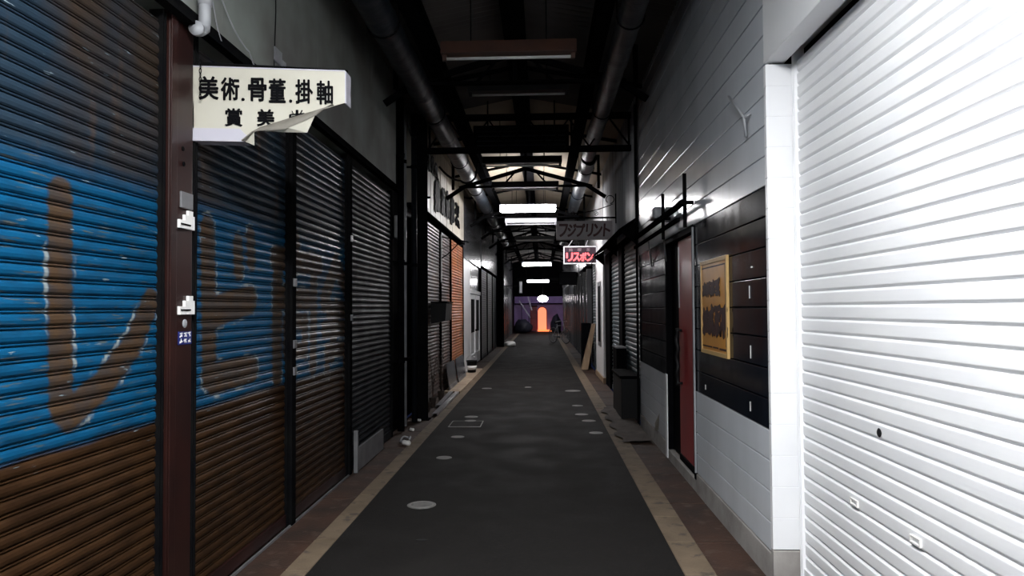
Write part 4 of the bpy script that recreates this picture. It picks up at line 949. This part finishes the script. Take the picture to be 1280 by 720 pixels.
# ================================================================== FAR END
t = thing('lit_doorway', (.1, YB-.05, 0), 'arched doorway glowing orange across the street at the end', 'doorway')
def FE(px, py, y=YB-.05): return at(px, py, Y=y)
a = FE(672.5, 412); b = FE(683, 384); cx = (a.x+b.x)/2; rw = (b.x-a.x)/2; zs_ = b.z-rw
poly = [(a.x, a.z), (b.x, a.z)]+[(cx+rw*math.cos(q), zs_+rw*math.sin(q)) for q in np.linspace(0, PI, 12)]
MB().prism(poly, (0, YB-.08, 0), (1,0,0), (0,0,1), (0,1,0), .05).build('glass', 'orange_glow', t)
g = MB(); g.tube([(a.x-.03, YB-.06, a.z), (a.x-.03, YB-.06, zs_)]+[(cx-(rw+.03)*math.cos(q), YB-.06, zs_+(rw+.03)*math.sin(q)) for q in np.linspace(0, PI, 14)]+[(b.x+.03, YB-.06, a.z)], .03, 6); g.build('frame', 'red_panel', t)
MB().cbox(a.x-.02, b.x+.35, YB-.5, YB-.13, 0, .12, .01).build('step', 'orange_floor_glow', t)  # orange glow on the ground before the door, built as an emissive slab
a2 = FE(663, 412); b2 = FE(672, 383)
t = thing('shop_shutter', ((a2.x+b2.x)/2, YB-.05, 0), 'dark red panel left of the glowing arched doorway', 'panel')
MB().cbox(a2.x, b2.x-.05, YB-.12, YB-.03, .05, b2.z, .01).build('panel', 'red_panel', t); MB().cbox(a2.x-.06, b2.x-.03, YB-.14, YB-.02, b2.z, b2.z+.07, .01).build('lintel', 'black_steel', t)
p = FE(678.5, 373.5, 45.7)
t = thing('globe_lamp', (p.x, 45.7, p.z), 'glowing white globe lamp at the end of the alley', 'lamp')
MB().lathe(p, [(.33*math.cos(q), .21*math.sin(q)) for q in np.linspace(-1.45, 1.45, 12)], 24).build('globe', 'lit_globe', t, smooth=True)
MB().tube([(p.x, 45.7, p.z+.2), (p.x, 45.7, 4.74)], .015, 8).build('stem', 'black_steel', t)
t = thing('fascia', (0, YB-.3, 3), 'purple-lit fascia board above the far shop front', 'fascia')
a = FE(640, 378.5, 50.6); b = FE(705, 367, 50.6)
MB().cbox(-1.9, 1.45, 50.5, 50.88, 1.98, 2.45, .01).build('board', 'purple_wall', t); MB().cbox(-1.9, 1.45, 50.45, 50.72, 1.92, 1.97, .01).build('lip', 'black_steel', t)
t = thing('added_tint_tube', (0, 47.6, 3.6), 'purple tube light added to tint the far shop front, hidden from view', 'lamp')  # added lamp, out of sight, to throw purple on the far wall
MB().tube([(-1.6, 47.8, 3.5), (1.4, 47.8, 3.5)], .05, 10).build('tube', 'purple_lit', t); MB().box(-1.65, 1.45, 47.70, 47.74, 3.4, 3.65).build('reflector', 'black_steel', t)
g = MB(); g.cbox(-1.1, 1.3, 47.55, 47.7, 3.3, 3.35, .01)
for x in (-1.0, 1.2): g.bar((x, 47.72, 3.6), (x, 46.0, 4.6), .03, .03)
g.build('support', 'black_steel', t)
t = thing('handrail', (-1.1, 48.5, 0), 'pale slanting handrails left of the far doorway', 'handrail')
for (p0, p1) in (((649, 376), (663, 397)), ((660, 371), (665, 388))):
    MB().bar(FE(*p0, 48.5), FE(*p1, 48.5), .09, .06).build('rail', 'fixture_white', t)
for q in ((652, 381), (661, 394)): p = FE(*q, 48.5); MB().bar((p.x, 48.5, -.01), (p.x, 48.5, p.z), .04, .04).build('post', 'black_steel', t)
blob('covered_scooter', (-1.25, 47.4, -.01), (.6, .6, .55), 'blue_cloth', 'dark covered heap left of the far doorway', 'heap', 8)
blob('covered_cart', (.95, 48.4, -.01), (.35, .5, .75), 'blue_cloth', 'tall dark covered shape right of the far doorway', 'heap', 11)
g = MB(); g.cbox(-5, -1.95, 46.2, 50.9, 0, 5, .02); struct('wall_left', g, 'black_paint')
g = MB(); g.cbox(1.5, 5, 46.2, 50.9, 0, 5, .02); struct('wall_right', g, 'black_paint')

bpy.data.objects.remove(_to)
GR = {'valve_cover': 'pale round covers in the road', 'tube_lamp': 'tube lamps hung along the alley roof', 'wall_dash': 'white dashes on the black siding', 'drainpipe': 'pipes beside the black column',
      'dry_weed': 'dried weeds before the rusty shutters', 'metal_channel': 'metal channels lying on the left', 'propped_board': 'grey panels leaning on the shutters', 'latch_plate': 'white plates on the brown post', 'wall_lettering': 'black lettering on the cream wall', 'duct': 'wrapped ducts under the eaves', 'litter_scrap': 'scraps in the left gutter'}
for o in list(COL.objects):
    if o.parent is None and o.get('category') and not o.get('group'):
        k = o.name.split('.')[0]
        if k == 'roller_shutter': o['group'] = 'roller shutters on the left wall' if o.location.x < 0 else 'roller shutters on the right wall'
        elif k in GR: o['group'] = GR[k]
for o in list(COL.objects):
    if '_w' in o: del o['_w']
# ------------------------------------------------------------------ world and view
w = bpy.data.worlds.new('night'); sc.world = w; w.use_nodes = True
w.node_tree.nodes['Background'].inputs[0].default_value = (.02, .03, .08, 1); w.node_tree.nodes['Background'].inputs[1].default_value = .25
sc.view_settings.view_transform = 'Standard'; sc.view_settings.look = 'None'; sc.view_settings.gamma = 1; sc.view_settings.exposure = 0
sc.view_settings.use_curve_mapping = False
